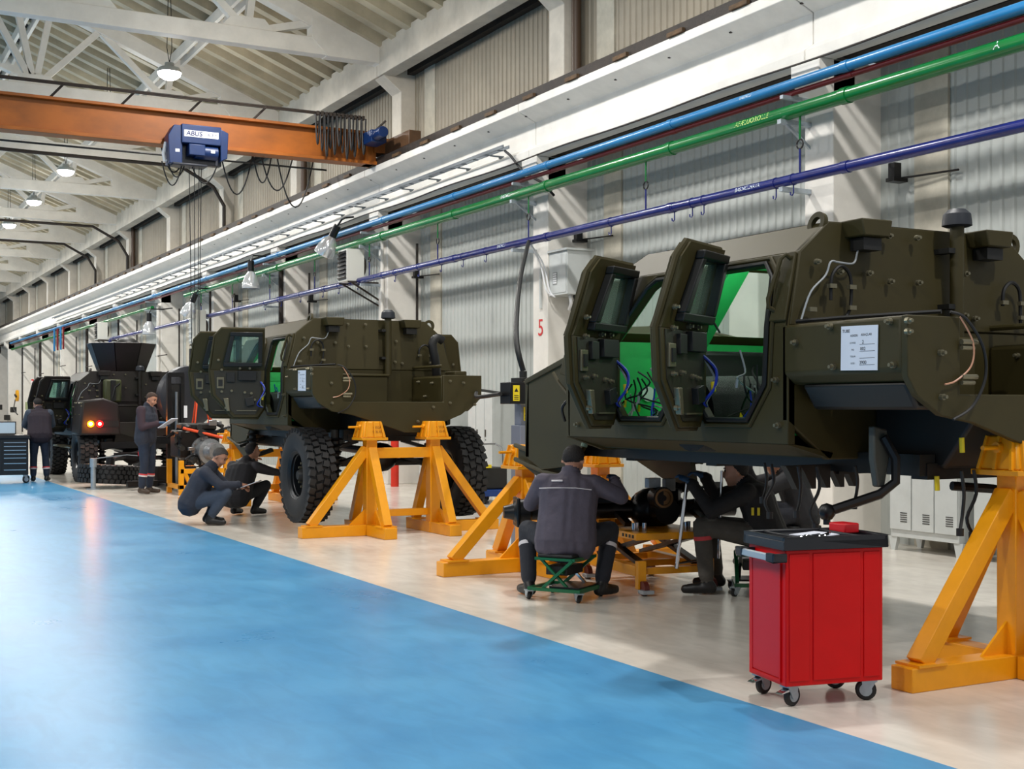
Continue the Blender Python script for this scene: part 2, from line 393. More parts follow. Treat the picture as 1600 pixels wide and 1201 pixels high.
def pipe_text(p, txt, size, m, y, r):
    # lettering bent to the lower left quarter of the pipe, facing the hall
    me = text_mesh(txt, size, m)
    for v in me.vertices:
        a = math.radians(12)+v.co.y/r
        v.co = Vector((-math.cos(a)*(r+0.002), -v.co.x, math.sin(a)*(r+0.002)))
    me.update(); put('pipe_lettering', me, loc=(0, y-p.location.y, 0), parent=p)
pipe_text(p_gr, 'AFA', 0.085, M_lab_y, at(1163,202,X=XP).y, 0.078)
pipe_text(p_gr, 'FLUOROLLE', 0.085, M_lab_y, at(1188,195,X=XP).y, 0.078)
pipe_text(p_gr, 'A', 0.11, M_lab_w, at(1566,78,X=XP).y, 0.078)
pipe_text(p_gr, 'BASINCLI', 0.08, M_lab_w, at(797,310,X=XP).y, 0.078)
pipe_text(p_bl, 'BASINCLI', 0.065, M_lab_w, at(1166,299,X=XP).y, 0.058)
pipe_text(p_bl, 'HAVA', 0.065, M_lab_w, at(1185,295,X=XP).y, 0.058)
pipe_text(p_bl, 'BASINCLI', 0.065, M_lab_w, at(788,386,X=XP).y, 0.058)
pipe_text(p_lb, 'BASINCLI', 0.05, M_lab_w, at(1170,152,X=XP).y, 0.055)
MB().tube([(XP,46.9,3.92),(XP,47.1,3.92),(XP,47.25,3.86),(XP,47.3,3.7),(XP,47.3,3.2)], 0.058, 10).build('pipe_elbow', M_bluep, p_bl)
# hooks and clamps under the blue pipe, hangers between the pipes
hook = MB().tube([(0,0,-0.05),(0,0,-0.15),(0.0,0.02,-0.17),(0.0,0.05,-0.16),(0,0.055,-0.13)], 0.008, 5).cyl((0,-0.012,0), (0,0.012,0), 0.064, n=14).mesh('hook', M_bluep)
for px in (1213,1240,1100,1082,1054,955,760,724,690,655,618,560,530,505,470,440,415): put('hook', hook, loc=(0, at(px,400,X=XP).y-2.5, 0), parent=p_bl)
hk = 0
for yy in [7.6, 10.6, 13.5, 16.55, 19.7, 22.75, 25.8, 28.85, 31.9, 34.9]:
    h = root('pipe_hanger', (XP, yy, 3.92), 'hanger rod with ring between green and blue pipe, number %s from the right' % ['one','two','three','four','five','six','seven','eight','nine','ten'][hk], 'hanger', 'pipe hangers along the wall'); hk += 1
    MB().cyl((XP,yy,4.63), (XP,yy,4.33), 0.012, n=8).build('upper_rod', M_green, h)
    MB().tube(arc_pts((XP,yy,4.28), 0.05, 0, 2*PI, 14, 'yz')[:-1], 0.01, 6, closed=True).build('ring', M_blkmetal, h)
    MB().cyl((XP,yy,4.23), (XP,yy,3.94), 0.012, n=8).build('lower_rod', M_bluep, h)
for k, yn in enumerate(YN[1:7]):                           # brackets out of the column faces carry the pipes
    b = MB().bx(XP-0.1, 9.6, yn+0.34, yn+0.40, 4.53, 4.58).beam((9.59,yn+0.37,4.30), (XP,yn+0.37,4.54), 0.03, 0.03)
    b.bx(XP-0.08, 9.6, yn+0.34, yn+0.40, 3.80, 3.85).bx(XP-0.08, 9.6, yn+0.33, yn+0.38, 4.80, 4.84)
    b.build('pipe_bracket', M_galv, wall)
for k, px in enumerate((1412, 915, 660, 620, 494, 376)):   # small wall arms, black
    p = at(px, 280 if px == 1412 else (375 if px == 915 else (432 if px == 660 else 470)), X=10.2)
    MB().bx(10.0, 10.2, p.y-0.06, p.y+0.06, p.z-0.04, p.z+0.0).bx(10.02, 10.12, p.y-0.045, p.y+0.045, p.z, p.z+0.16).tube([(10.12,p.y,p.z),(10.2,p.y-0.75,p.z-0.02)], 0.012, 5).build('wall_arm', M_blkmetal, wall)
# drop pipes far down the hall
for k, (px, m, nm) in enumerate(((85, M_lblue, 'teal'), (90, M_dred, 'dark red'), (95, M_lblue, 'teal'), (99, M_dred, 'dark red'))):
    p = at(px, 530, X=9.2)
    o = MB().cyl((9.2,p.y,4.9), (9.2,p.y,3.95), 0.04, n=10)
    base_obj(o, 'drop_pipe', m, (9.2, p.y, 3.95), label='short vertical %s drop pipe far down the hall, %s of four' % (nm, ('leftmost','second','third','rightmost')[k]), cat='pipe')
# cable tray on the runway beam
ct = root('cable_tray', (9.3, 17.3, 5.4), 'galvanised ladder cable tray fixed along the runway beam', 'cable tray')
M_zinc = mat('dull_zinc', (104,112,118), 0.5, metal=0.5)
MB().bx(9.32,9.335,17.3,60,5.43,5.48).build('side_rail', M_zinc, ct); MB().bx(9.22,9.235,17.3,60,5.43,5.48).build('side_rail', M_zinc, ct)
rung = MB().box((0.025,0,0), (0.10,0.02,0.015)).mesh('rung', mat('dull_zinc', (104,112,118), 0.5, metal=0.5)); brk = MB().box((0.04,0,0), (0.26,0.03,0.02)).box((0.12,0,-0.02), (0.1,0.03,0.03)).mesh('tray_bracket', mat('dull_zinc', (104,112,118), 0.5, metal=0.5))
for k in range(60): put('rung', rung, loc=(-0.047, 0.2+k*0.42, 0.03), parent=ct)
for k in range(26): put('tray_bracket', brk, loc=(0.05, 0.5+k*1.15, 0.0), parent=ct)
MB().tube([(9.28,17.35,5.40),(9.3,17.2,5.3),(9.36,16.9,5.0),(9.5,16.55,4.8),(9.6,16.4,4.6)], 0.02, 6).build('tray_cable', M_black, ct)
MB().tube([(9.30,y,5.17+0.012*math.sin(y*1.7)) for y in np.linspace(3,60,120)], 0.012, 5).build('beam_cable', M_dark, wall)

# ------------------------------------------------------------------ high bay lamps
hb = None
order = ['nearest', 'second', 'third', 'fourth', 'fifth', 'sixth', 'seventh', 'eighth', 'ninth']
vis = [y for y in LAMP_Y if 19 < y < 70]
for k, ly in enumerate(vis):
    if hb is None:
        o = root('high_bay_lamp', (6.25, ly, 8.2), '', 'lamp', 'high bay lamps in a row under the roof'); hb = o
        MB().lathe([(0.0,0.20),(0.09,0.20),(0.1,0.12),(0.2,0.10),(0.24,0.03),(0.24,0.0)], (6.25,ly,8.2), n=20).build('lamp_housing', M_greybox, o)
        MB().lathe([(0.0,0.0),(0.232,0.0),(0.21,-0.07),(0.12,-0.13),(0.0,-0.145)], (6.25,ly,8.205), n=20).build('lamp_lens', M_lampglow, o)
        for sx in (-0.05, 0.05): MB().tube([(6.25,ly,8.4),(6.25+sx,ly,8.7),(6.25+sx*0.5,ly,rz(6.25)-0.1)], 0.008, 5).build('suspension_wire', M_black, o)
    else: o = copy_tree(hb, None, (6.25, ly, 8.2))
    o['label'] = 'bright round high bay lamp under the roof, %s in its row' % order[k]

# ------------------------------------------------------------------ overhead crane
YC = 22.45
cr = root('overhead_crane', (6, YC, 6.0), 'orange single girder overhead crane spanning the hall', 'crane')
MB().bx(-8, 9.2, YC-0.06, YC+0.06, 6.06, 6.56).build('girder_web', M_orange, cr)
MB().bx(-8, 9.25, YC-0.17, YC+0.17, 6.0, 6.06).build('bottom_flange', M_orange, cr, bevel=0.006)
MB().bx(-8, 9.25, YC-0.17, YC+0.17, 6.56, 6.61).build('top_flange', M_orange, cr, bevel=0.006)
MB().bx(9.0, 9.2, YC-0.14, YC+0.14, 6.0, 6.6).bx(9.15, 9.62, YC-0.2, YC+0.2, 6.22, 6.5).build('girder_end_plate', M_orange, cr)
MB().bx(9.36, 9.60, YC-1.3, YC+1.3, 6.2, 6.46).build('end_carriage', mat('end_carriage_paint', (88,62,40), 0.5, var=0.2), cr, bevel=0.01)
for sy in (-1.15, 1.15): MB().cyl((9.42,YC+sy,6.26), (9.54,YC+sy,6.26), 0.1, n=16).build('carriage_wheel', M_dark, cr)
MB().bx(8.86, 9.16, YC-0.75, YC-0.28, 6.3, 6.52).cyl((8.95,YC-0.7,6.42), (8.95,YC-1.1,6.42), 0.1, n=16).build('travel_motor', M_hoist, cr, bevel=0.01)
MB().tube([(-8,YC-0.24,6.83),(8.9,YC-0.24,6.83)], 0.025, 6).tube([(-8,YC-0.3,6.79),(8.9,YC-0.3,6.79)], 0.012, 5).build('festoon_rail', M_dark, cr)
for k in range(8): MB().beam((1.1+k*1.15,YC-0.1,6.6), (1.3+k*1.15,YC-0.26,6.82), 0.03, 0.03).build('festoon_bracket', M_dark, cr)
for k in range(12):                                         # bundled festoon loops at the end of the girder
    x0 = 7.95+k*0.08; MB().tube(sag((x0,YC-0.32-0.02*(k % 3),6.78), (x0+0.07,YC-0.34-0.02*(k % 3),6.78), 0.55+0.22*((k*7) % 5)/4, 10), 0.016, 5).build('festoon_cable', M_black, cr)
    MB().box((x0+0.035,YC-0.32,6.8), (0.05,0.09,0.07)).build('cable_trolley', M_dark, cr)
for k, (xa, xb, dr) in enumerate(((6.35,6.95,0.75),(6.95,7.3,0.5),(7.1,7.7,0.62),(5.3,5.75,0.45),(7.4,8.1,0.9))):
    MB().tube(sag((xa,YC+0.22,6.05), (xb,YC+0.22,6.05), dr, 12), 0.014, 5).build('festoon_cable', M_black, cr)
for k in range(2): MB().tube([(-6,YC+2.2+k*0.3,6.45-k*0.12),(9.2,YC+2.2+k*0.3,6.45-k*0.12)], 0.02, 5).build('conductor_line', M_black, cr)
# hoist trolley hanging on the girder
HX, HY = 5.77, 22.1
ho = root('hoist', (HX, HY, 5.6), 'blue electric wire rope hoist hanging on the orange crane girder', 'hoist')
hb_ = lambda b, n, m, bev=0.012: b.build(n, m, ho, bevel=bev)
hb_(MB().bx(HX-0.30,HX+0.38,HY-0.22,HY+0.10,5.98,6.30), 'drum_housing', M_hoist)
hb_(MB().prism([(-0.5,5.62),(-0.28,5.62),(-0.28,6.28),(-0.42,6.28),(-0.52,6.1)], (HX,HY-0.18,0), (1,0,0), (0,0,1), (0,0.3,0)), 'gear_case', M_hoist)
hb_(MB().prism([(0.38,5.72),(0.50,5.78),(0.52,6.22),(0.38,6.28)], (HX,HY-0.18,0), (1,0,0), (0,0,1), (0,0.3,0)), 'end_frame', M_hoist)
hb_(MB().cyl((HX-0.06,HY-0.1,5.86), (HX+0.34,HY-0.1,5.86), 0.12, n=20), 'hoist_motor', M_hoist)
hb_(MB().bx(HX-0.18,HX+0.1,HY-0.24,HY-0.02,5.78,5.97), 'control_box', M_hoist)
hb_(MB().bx(HX-0.45,HX+0.15,HY-0.2,HY+0.12,5.6,5.64).bx(HX-0.28,HX+0.44,HY-0.02,HY+0.14,5.66,5.98), 'trolley_frame', mat('dark_trolley_steel', (20,26,40), 0.45))
for sx in (-0.2, 0.25): hb_(MB().bx(HX+sx-0.03,HX+sx+0.03,HY+0.08,YC-0.07,6.06,6.10).cyl((HX+sx,YC-0.16,6.11), (HX+sx,YC-0.10,6.11), 0.05, n=12), 'trolley_wheel', M_dark, 0)
hb_(MB().bx(HX-0.26,HX+0.33,HY-0.225,HY-0.221,6.09,6.20), 'name_plate', M_sign_white, 0)
put('plate_lettering', text_mesh('ABUS', 0.115, M_navy_text, 0.001, True, 0.12), loc=(-0.09, -0.229, 0.545), rot=frame_rot((1,0,0),(0,0,1)), parent=ho)
put('plate_lettering', text_mesh('6,3 t', 0.085, M_navy_text, 0.001), loc=(0.22, -0.229, 0.545), rot=frame_rot((1,0,0),(0,0,1)), parent=ho)
hb_(MB().bx(HX-0.40,HX-0.33,HY-0.186,HY-0.181,5.82,5.87), 'small_label', M_sign_white, 0)
hb_(MB().bx(HX+0.20,HX+0.27,HY-0.226,HY-0.221,5.84,5.89), 'small_label', M_sign_white, 0)
for rx in (-0.12, -0.03, 0.05, 0.09): hb_(MB().cyl((HX+rx,HY,5.62), (HX+rx*0.6,HY,2.45), 0.007, n=5), 'wire_rope', M_black, 0)
hb_(MB().box((HX,HY,2.36), (0.22,0.1,0.24)).tube(arc_pts((HX,HY,2.12), 0.07, PI*0.5, PI*1.95, 10, 'xz'), 0.02, 6), 'hook_block', M_blkmetal, 0)
hb_(MB().tube([(HX-0.52,HY,6.0),(HX-0.56,HY,5.8),(HX-0.54,HY,5.68),(HX-0.48,HY,5.7)], 0.03, 8), 'cable_guide', M_sign_white, 0)
for k, (xa, xb, dr) in enumerate(((-0.5,-0.2,0.25),(-0.1,0.35,0.32),(-0.6,-0.25,0.4))): hb_(MB().tube(sag((HX+xa,HY-0.05,5.66), (HX+xb,HY-0.05,5.66), dr, 10), 0.012, 5), 'control_cable', M_black, 0)
# ------------------------------------------------------------------ armoured vehicles
M_olive = mat('olive_drab_paint', (59, 52, 23), 0.54, var=0.08, vscale=3.0, bump=0.015, bscale=120, rvar=0.04, spec=0.35)
M_camo = mat('dark_camouflage_paint', (50, 40, 42), 0.45, var=1.0, rgb2=(40, 38, 30), vscale=1.1, rvar=0.04, spec=0.3)
M_gunmetal = mat('dark_trim', (24, 24, 22), 0.5)
M_intgreen = mat('interior_green_paint', (50, 190, 100), 0.4, var=0.08)
M_intdark = mat('interior_dark', (14, 15, 15), 0.6)
M_mesh = mat('black_woven_cover', (13, 18, 21), 0.6, var=0.5, vscale=60, bump=0.6, bscale=220)
M_glass = mat('armoured_glass', (190, 225, 215), 0.04, trans=0.92)
M_tyre = mat('tyre_rubber', (30, 30, 31), 0.62, var=0.25, vscale=9)
M_rim = mat('black_rim', (28, 30, 34), 0.35, metal=0.4)
M_paper = mat('white_paper', (226, 230, 240), 0.6)
M_yel = mat('yellow_tape', (236, 212, 30), 0.5)
M_wireblue = mat('blue_wire', (30, 60, 190), 0.45)
M_wirewhite = mat('white_wire', (160, 164, 166), 0.45)
M_copper = mat('copper_wire', (206, 150, 120), 0.4)
M_bolt = mat('bolt_steel', (128, 122, 100), 0.35, metal=0.6)
bolt_me = MB().cyl((0,0,0), (0,-0.022,0), 0.017, n=10).cyl((0,-0.018,0), (0,-0.042,0), 0.010, n=8).mesh('bolt', M_bolt)

def tyre_wheel(name, parent, R=0.56, W=0.34, dirx=-1, loc=(0,0,0), rot=(0,0,0), label=None):
    """wheel with axis along x; outer face towards dirx"""
    o = root(name, loc); o.rotation_euler = rot
    if parent is not None: o.parent = parent
    h = W/2; s = dirx
    prof = [(0.27,-h*0.80),(0.33,-h*0.98),(0.44,-h*1.02),(R-0.075,-h*0.98),(R-0.035,-h*0.88),(R-0.03,-h*0.5),(R-0.028,0),(R-0.03,h*0.5),(R-0.035,h*0.88),(R-0.075,h*0.98),(0.44,h*1.02),(0.33,h*0.98),(0.27,h*0.80)]
    MB().lathe(prof, (0,0,0), (s,0,0), n=44).build('tyre_carcass', M_tyre, o, world=False, smooth=50)
    t = MB(); N = 34
    for k in range(N):                                     # blocky off road tread: four staggered rows plus shoulder lugs
        for row, (cx, wd, ph) in enumerate(((-0.74,0.40,0.0),(-0.25,0.40,0.5),(0.25,0.40,0.0),(0.74,0.40,0.5))):
            a = 2*PI*(k+ph)/N; cr_, sr = math.cos(a), math.sin(a)
            sl = (0.25 if row % 2 else -0.25)
            R3 = Matrix(((1,0,0),(0,cr_,-sr),(0,sr,cr_))) @ Matrix.Rotation(sl, 3, 'Z')
            out = abs(cx) > 0.5
            t.box((cx*h, -sr*(R-0.022-(0.006 if out else 0)), cr_*(R-0.022-(0.006 if out else 0))), (wd*h*1.04, 2*PI*R/N*0.66, 0.05), R3)
    tr = t.build('tread_blocks', M_tyre, o, world=False, smooth=0); tr['kind'] = 'stuff'
    MB().lathe([(0.0,-0.02),(0.10,-0.02),(0.12,0.03),(0.17,0.03),(0.18,-0.01),(0.235,-0.03),(0.25,h*0.7),(0.285,h*0.86),(0.285,h*0.80),(0.24,h*0.5),(0.24,-h*0.8),(0.28,-h*0.86)], (0,0,0), (s,0,0), n=36).build('rim', M_rim, o, world=False)
    MB().lathe([(0.0,0.12),(0.05,0.12),(0.075,0.08),(0.08,0.0)], (0,0,0), (s,0,0), n=18).build('hub', M_gunmetal, o, world=False)
    nut = MB().cyl((0,0,0), (s*0.035,0,0), 0.016, n=6).mesh('wheel_nut', M_bolt)
    for k in range(10):
        a = 2*PI*k/10; put('wheel_nut', nut, loc=(s*0.03, 0.145*math.cos(a), 0.145*math.sin(a)), parent=o)
    return o

def vehicle(origin, label, paint, lit=False, open_deg=60, lift_mat=None, detail=True, paper=True):
    v = root('armoured_vehicle', origin, label, 'vehicle')
    L = dict(world=False)
    HW, RW, ZS, ZB, ZR = 1.08, 0.74, 1.25, 1.93, 2.55
    ZK, KW = 2.36, 0.97
    lean = (HW-KW)/(ZK-ZB)
    lowL = [(0.93,ZS),(3.35,ZS),(3.35,ZB),(2.74,ZB),(2.74,1.52),(2.62,1.39),(2.17,1.39),(2.06,1.52),(2.06,ZB),(1.76,ZB),(1.76,1.50),(1.66,1.39),(1.28,1.39),(1.12,1.60),(1.10,ZB),(0.93,ZB)]
    upP = [(0.93,ZB),(1.10,ZB),(1.14,2.22),(1.22,2.31),(1.70,2.31),(1.76,2.25),(1.76,ZB),(2.06,ZB),(2.06,2.25),(2.12,2.31),(2.34,2.31),(2.44,2.26),(2.74,ZB),(3.35,ZB),(2.98,ZK),(0.96,ZK)]
    dn = Vector((1, 0, lean)).normalized()
    for s in (-1, 1):
        low = lowL if s < 0 else [(0.93,ZS),(3.35,ZS),(3.35,ZB),(0.93,ZB)]
        b = MB().prism(low, (s*HW,0,0), (0,1,0), (0,0,1), (-s*0.055,0,0))
        b.prism([(y, (z-ZB)) for y, z in upP], (s*HW,0,ZB), (0,1,0), (-s*lean,0,1), (-s*0.055,0,-0.02))
        b.build('hull_side', paint, v, bevel=0.006, **L)
        MB().prism([(0.96,0),(2.98,0),(2.82,1),(0.97,1)], (s*KW,0,ZK), (0,1,0), (-s*(KW-RW),0,ZR-ZK), (-s*0.03,0,-0.03)).build('roof_bevel', paint, v, bevel=0.006, **L)
        # sill turned in below the doors
        MB().prism([(0.0,ZS),(0.055,ZS),(0.34,1.20),(0.32,1.165)], (s*HW,0.93,0), (-s,0,0), (0,0,1), (0,2.42,0)).build('hull_sill', paint, v, **L)
    # opening frames on the hall side
    def P3(y, z, off=0.012):
        x = -HW if z <= ZB else -HW+lean*(z-ZB)
        return (x-off, y, z+(off*0.3 if z > ZB else 0))
    for op in ([(1.76,ZB),(1.76,1.50),(1.66,1.39),(1.28,1.39),(1.12,1.60),(1.10,ZB),(1.14,2.22),(1.22,2.31),(1.70,2.31),(1.76,2.25)], [(2.74,ZB),(2.74,1.52),(2.62,1.39),(2.17,1.39),(2.06,1.52),(2.06,ZB),(2.06,2.25),(2.12,2.31),(2.34,2.31),(2.44,2.26)]):
        MB().tube([P3(*p) for p in op], 0.016, 6, closed=True).build('door_seal', M_gunmetal, v, **L)
        c = (sum(p[0] for p in op)/len(op), sum(p[1] for p in op)/len(op))
        MB().tube([P3(c[0]+(p[0]-c[0])*1.12, c[1]+(p[1]-c[1])*1.07, 0.006) for p in op], 0.013, 6, closed=True).build('opening_frame', paint, v, **L)
    # roof with an open turret ring in the middle, belly, bulkheads
    ring = [(RW if abs(math.cos(a)) > 0 else 0) for a in ()]
    b = MB(); n = 24; hc = (0.0, 1.85); hr = 0.40
    outer = []
    for k in range(n):
        a = 2*PI*k/n; ca, sa = math.cos(a), math.sin(a)
        t = min((RW/abs(ca)) if abs(ca) > 1e-6 else 9, ((2.82-hc[1]) if sa > 0 else (hc[1]-0.97))/abs(sa) if abs(sa) > 1e-6 else 9)
        outer.append((hc[0]+ca*t, hc[1]+sa*t))
    vs = [(x, y, ZR) for x, y in outer]+[(hc[0]+hr*math.cos(2*PI*k/n), hc[1]+hr*math.sin(2*PI*k/n), ZR) for k in range(n)]
    vs += [(x, y, ZR-0.04) for x, y, z in vs]
    fs = [(k, (k+1) % n, n+(k+1) % n, n+k) for k in range(n)]+[(2*n+k, 3*n+k, 3*n+(k+1) % n, 2*n+(k+1) % n) for k in range(n)]+[(n+k, n+(k+1) % n, 3*n+(k+1) % n, 3*n+k) for k in range(n)]
    b._add(vs, fs); 
    for x0, y0 in ((-RW,0.97),(RW,0.97),(-RW,2.82),(RW,2.82)):
        cx_ = 1 if x0 > 0 else -1; b.prism([(0,0),(-cx_*0.45,0),(0,0.55 if y0 < 1 else -0.55)], (x0,y0,ZR-0.003), (1,0,0), (0,1,0), (0,0,-0.03))
    b.build('roof', paint, v, **L)
    MB().lathe([(hr,0),(hr+0.07,0),(hr+0.07,0.03),(hr,0.03)], (0,1.85,ZR), n=24, closed=True).build('turret_ring', M_gunmetal, v, **L)
    rw = [(-HW+0.01,ZB),(HW-0.01,ZB),(KW,ZK),(RW,ZR),(-RW,ZR),(-KW,ZK)]
    MB().prism(rw, (0,0.93,0), (1,0,0), (0,0.04/0.62,1), (0,0.05,0)).build('rear_wall', paint, v, bevel=0.008, **L) if False else MB().prism([(x, z-ZB) for x, z in rw], (0,0.92,ZB), (1,0,0), (0,0.08,1), (0,0.05,0)).build('rear_wall', paint, v, bevel=0.008, **L)
    MB().prism([(-HW,ZB),(-HW,1.38),(-HW+0.30,1.16),(HW-0.30,1.16),(HW,1.38),(HW,ZB)], (0,0.93,0), (1,0,0), (0,0,1), (0,0.05,0)).build('rear_bulkhead', paint, v, bevel=0.01, **L)
    MB().bx(-HW+0.3, HW-0.3, 0.95, 3.4, 1.165, 1.21).build('belly_plate', paint, v, **L)
    MB().prism([(-HW,ZS),(-HW+0.3,1.15),(HW-0.3,1.15),(HW,ZS),(HW,ZB),(-HW,ZB)], (0,3.33,0), (1,0,0), (0,0,1), (0,0.05,0)).build('firewall', paint, v, **L)
    # sloped windscreen with two panes
    hwz = lambda z: HW-lean*(z-ZB) if z < ZK else KW-(KW-RW)*(z-ZK)/(ZR-ZK)
    fr = lambda x, t: (x*hwz(ZB+(ZR-ZB)*t), 3.37+(2.82-3.37)*t, ZB+(ZR-ZB)*t)
    for x0, x1 in ((-1,-0.86),(-0.07,0.07),(0.86,1)):
        MB().prism([(0,0),(1,0),(1,1),(0,1)], fr(x0,0), Vector(fr(x1,0))-Vector(fr(x0,0)), Vector(fr(x0,1))-Vector(fr(x0,0)), (0,-0.05,-0.04)).build('windscreen_post', paint, v, **L)
    for t0, t1 in ((0,0.14),(0.88,1)):
        MB().quad(fr(-1,t0), fr(1,t0), fr(1,t1), fr(-1,t1)).build('windscreen_rail', paint, v, **L)
    for x0, x1 in ((-0.86,-0.07),(0.07,0.86)):
        MB().quad(fr(x0,0.14), fr(x1,0.14), fr(x1,0.88), fr(x0,0.88)).build('windscreen_pane', M_glass, v, **L)
    # bonnet and front wings
    hood = [(3.36,1.90),(3.95,1.90),(4.72,1.70),(5.05,1.45),(5.05,1.12),(4.75,1.0),(3.36,1.0)]
    for s in (-1, 1):
        MB().prism([(3.36,1.86),(3.9,1.86),(4.68,1.68),(4.72,1.05),(4.45,0.95),(3.95,1.0),(3.7,1.25),(3.36,1.3)], (s*0.68,0,0), (0,1,0), (0,0,1), (-s*0.04,0,0)).build('engine_bay_panel', paint, v, bevel=0.006, **L)
        MB().prism([(3.42,1.60),(4.02,1.73),(3.95,1.88),(3.40,1.95)], (s*0.76,0,0), (0,1,0), (0,0,1), (-s*0.05,0,0)).build('wing_top_plate', paint, v, bevel=0.006, **L)
        MB().tube([(s*0.78,4.08,1.74),(s*0.78,4.0,1.66),(s*0.78,3.86,1.57),(s*0.80,3.40,1.53)], 0.014, 6).build('wing_edge', paint, v, **L)
        MB().prism([(4.1,1.02),(4.95,1.12),(4.95,1.0),(4.2,0.74),(4.05,0.8)], (s*0.62,0,0), (0,1,0), (0,0,1), (-s*0.05,0,0)).tube([(s*0.65,4.95,1.14),(s*0.66,4.05,1.0)], 0.02, 6).tube([(s*0.65,4.95,1.02),(s*0.66,4.4,0.93),(s*0.66,4.0,0.90)], 0.02, 6).build('front_chassis_horn', paint, v, **L)
    MB().bx(-0.72,0.72,3.4,4.0,1.86,1.90).prism([(3.95,1.89),(4.70,1.70),(4.70,1.66),(3.95,1.84)], (-0.7,0,0), (0,1,0), (0,0,1), (1.4,0,0)).build('bonnet', paint, v, bevel=0.006, **L)
    MB().bx(-0.68,0.68,4.66,4.72,1.05,1.70).build('grille_plate', paint, v, **L)
    # rear: side boxes, recess, V shaped tail plate
    boxL = [(-1.10,ZB),(-0.73,ZB),(-0.73,1.59),(-1.03,1.59),(-1.10,1.65)]
    MB().prism(boxL, (0,0.04,0), (1,0,0), (0,0,1), (0,0.905,0)).build('side_box', paint, v, bevel=0.02, **L)
    MB().prism([(-1.05,1.59),(-0.73,1.59),(-0.73,1.45),(-0.96,1.45)], (0,0.07,0), (1,0,0), (0,0,1), (0,0.78,0)).build('wheel_arch_flare', M_gunmetal, v, bevel=0.02, **L)
    MB().prism([(0.54,ZB-0.08),(1.05,ZB-0.08),(1.05,1.55),(0.90,1.42),(0.54,1.40)], (0,0.04,0), (1,0,0), (0,0,1), (0,0.89,0)).build('side_box', paint, v, bevel=0.03, **L)
    MB().bx(0.70,0.86,0.02,0.3,ZB-0.10,ZB-0.03).build('tail_lug', paint, v, bevel=0.01, **L)
    MB().bx(0.92,1.052,0.15,0.62,1.60,1.78).build('tail_lamp_recess', M_gunmetal, v, **L)
    MB().prism([(-1.10,ZB),(-0.73,ZB),(-0.73,1.53),(0.54,1.53),(0.54,ZB-0.08),(1.05,ZB-0.08),(1.05,1.58),(0.78,1.38),(0.24,1.17),(0.05,1.17),(-0.62,1.38),(-0.86,1.42),(-1.03,1.52),(-1.10,1.62)], (0,0,0), (1,0,0), (0,0,1), (0,0.045,0)).build('tail_plate', paint, v, bevel=0.006, **L)
    MB().bx(-0.73,0.54,0.04,0.93,1.50,1.53).build('tail_ledge', paint, v, **L)
    MB().bx(-0.66,0.08,0.62,0.92,1.53,1.84).bx(-0.68,0.10,0.60,0.92,1.84,1.87).build('rear_locker', paint, v, bevel=0.008, **L)
    MB().tube([(0.56,0.93,1.96),(0.56,0.08,1.96)], 0.018, 8).build('box_edge_rail', paint, v, **L)
    # lower rear frame seen through the wheel wells
    MB().bx(-0.55,-0.43,0.45,4.6,1.08,1.20).build('frame_rail', M_gunmetal, v, **L); MB().bx(0.43,0.55,0.45,4.6,1.08,1.20).build('frame_rail', M_gunmetal, v, **L)
    for yy in (0.5, 1.2, 2.4, 3.4, 4.4): MB().bx(-0.5,0.5,yy-0.06,yy+0.06,1.06,1.15).build('cross_member', M_gunmetal, v, **L)
    MB().prism([(0.1,1.5),(0.93,1.5),(0.93,1.12),(0.4,1.12)], (-0.42,0,0), (0,1,0), (0,0,1), (0.84,0,0)).build('rear_tub', M_gunmetal, v, bevel=0.02, **L)
    # snorkel post with dome cap, roof lamp housings, lifting eyes
    MB().cyl((0.19,0.86,1.87), (0.19,0.86,2.57), 0.042, n=18).build('intake_post', paint, v, **L)
    MB().lathe([(0.0,0.105),(0.05,0.10),(0.082,0.07),(0.088,0.03),(0.09,0.0),(0.07,-0.008),(0,-0.008)], (0.19,0.86,2.57), n=22).build('intake_cap', mat('intake_cap_plastic', (34,38,46), 0.5), v, **L)
    [MB().bx(0.10,0.17,0.84,0.97,zc,zc+0.03).build('post_clamp', M_gunmetal, v, **L) for zc in (2.40, 2.06)]
    for xx in (-0.52, 0.50):
        MB().prism([(-0.12,0),(0.12,0),(0.10,-0.10),(-0.10,-0.10)], (xx,0.80,ZR+0.005), (1,0,0), (0,0,1), (0,0.20,0)).build('lamp_housing', paint, v, bevel=0.008, **L)
        MB().bx(xx-0.07,xx+0.07,0.84,0.95,2.38,2.45).build('lamp_socket', M_gunmetal, v, **L)
    def eye(o, u, w, k_=0.62):
        n = 18; b = MB(); o = Vector(o); u = Vector(u); w = Vector(w); t = u.cross(w).normalized()*0.03
        out = [(math.cos(a)*0.115, math.sin(a)*0.115) for a in [(-0.35+1.55*PI*k/(n-1)) for k in range(n)]]
        out2 = out+[(-0.20,-0.20),(0.02,-0.24)]
        m2 = len(out2); inn = [(math.cos(a)*0.062, math.sin(a)*0.062) for a in [(-0.35+2*PI*k/m2) for k in range(m2)]]
        ring_ = lambda pts, d: [o+u*p[0]*k_+w*p[1]*k_+t*d for p in pts]
        vs = ring_(out2,-0.5)+ring_(inn,-0.5)+ring_(out2,0.5)+ring_(inn,0.5)
        f = []
        for k in range(m2):
            j = (k+1) % m2
            f += [(k,j,m2+j,m2+k),(2*m2+k,3*m2+k,3*m2+j,2*m2+j),(k,2*m2+k,2*m2+j,j),(m2+k,m2+j,3*m2+j,3*m2+k)]
        b._add(vs, f); b.build('lifting_eye', paint, v, **L)
    eye((-RW-0.02,1.04,ZR-0.01), (0,-1,0), (0.25,0,0.97))
    eye((RW+0.06,0.98,ZR-0.05), (1,0,0), (0,0,1))
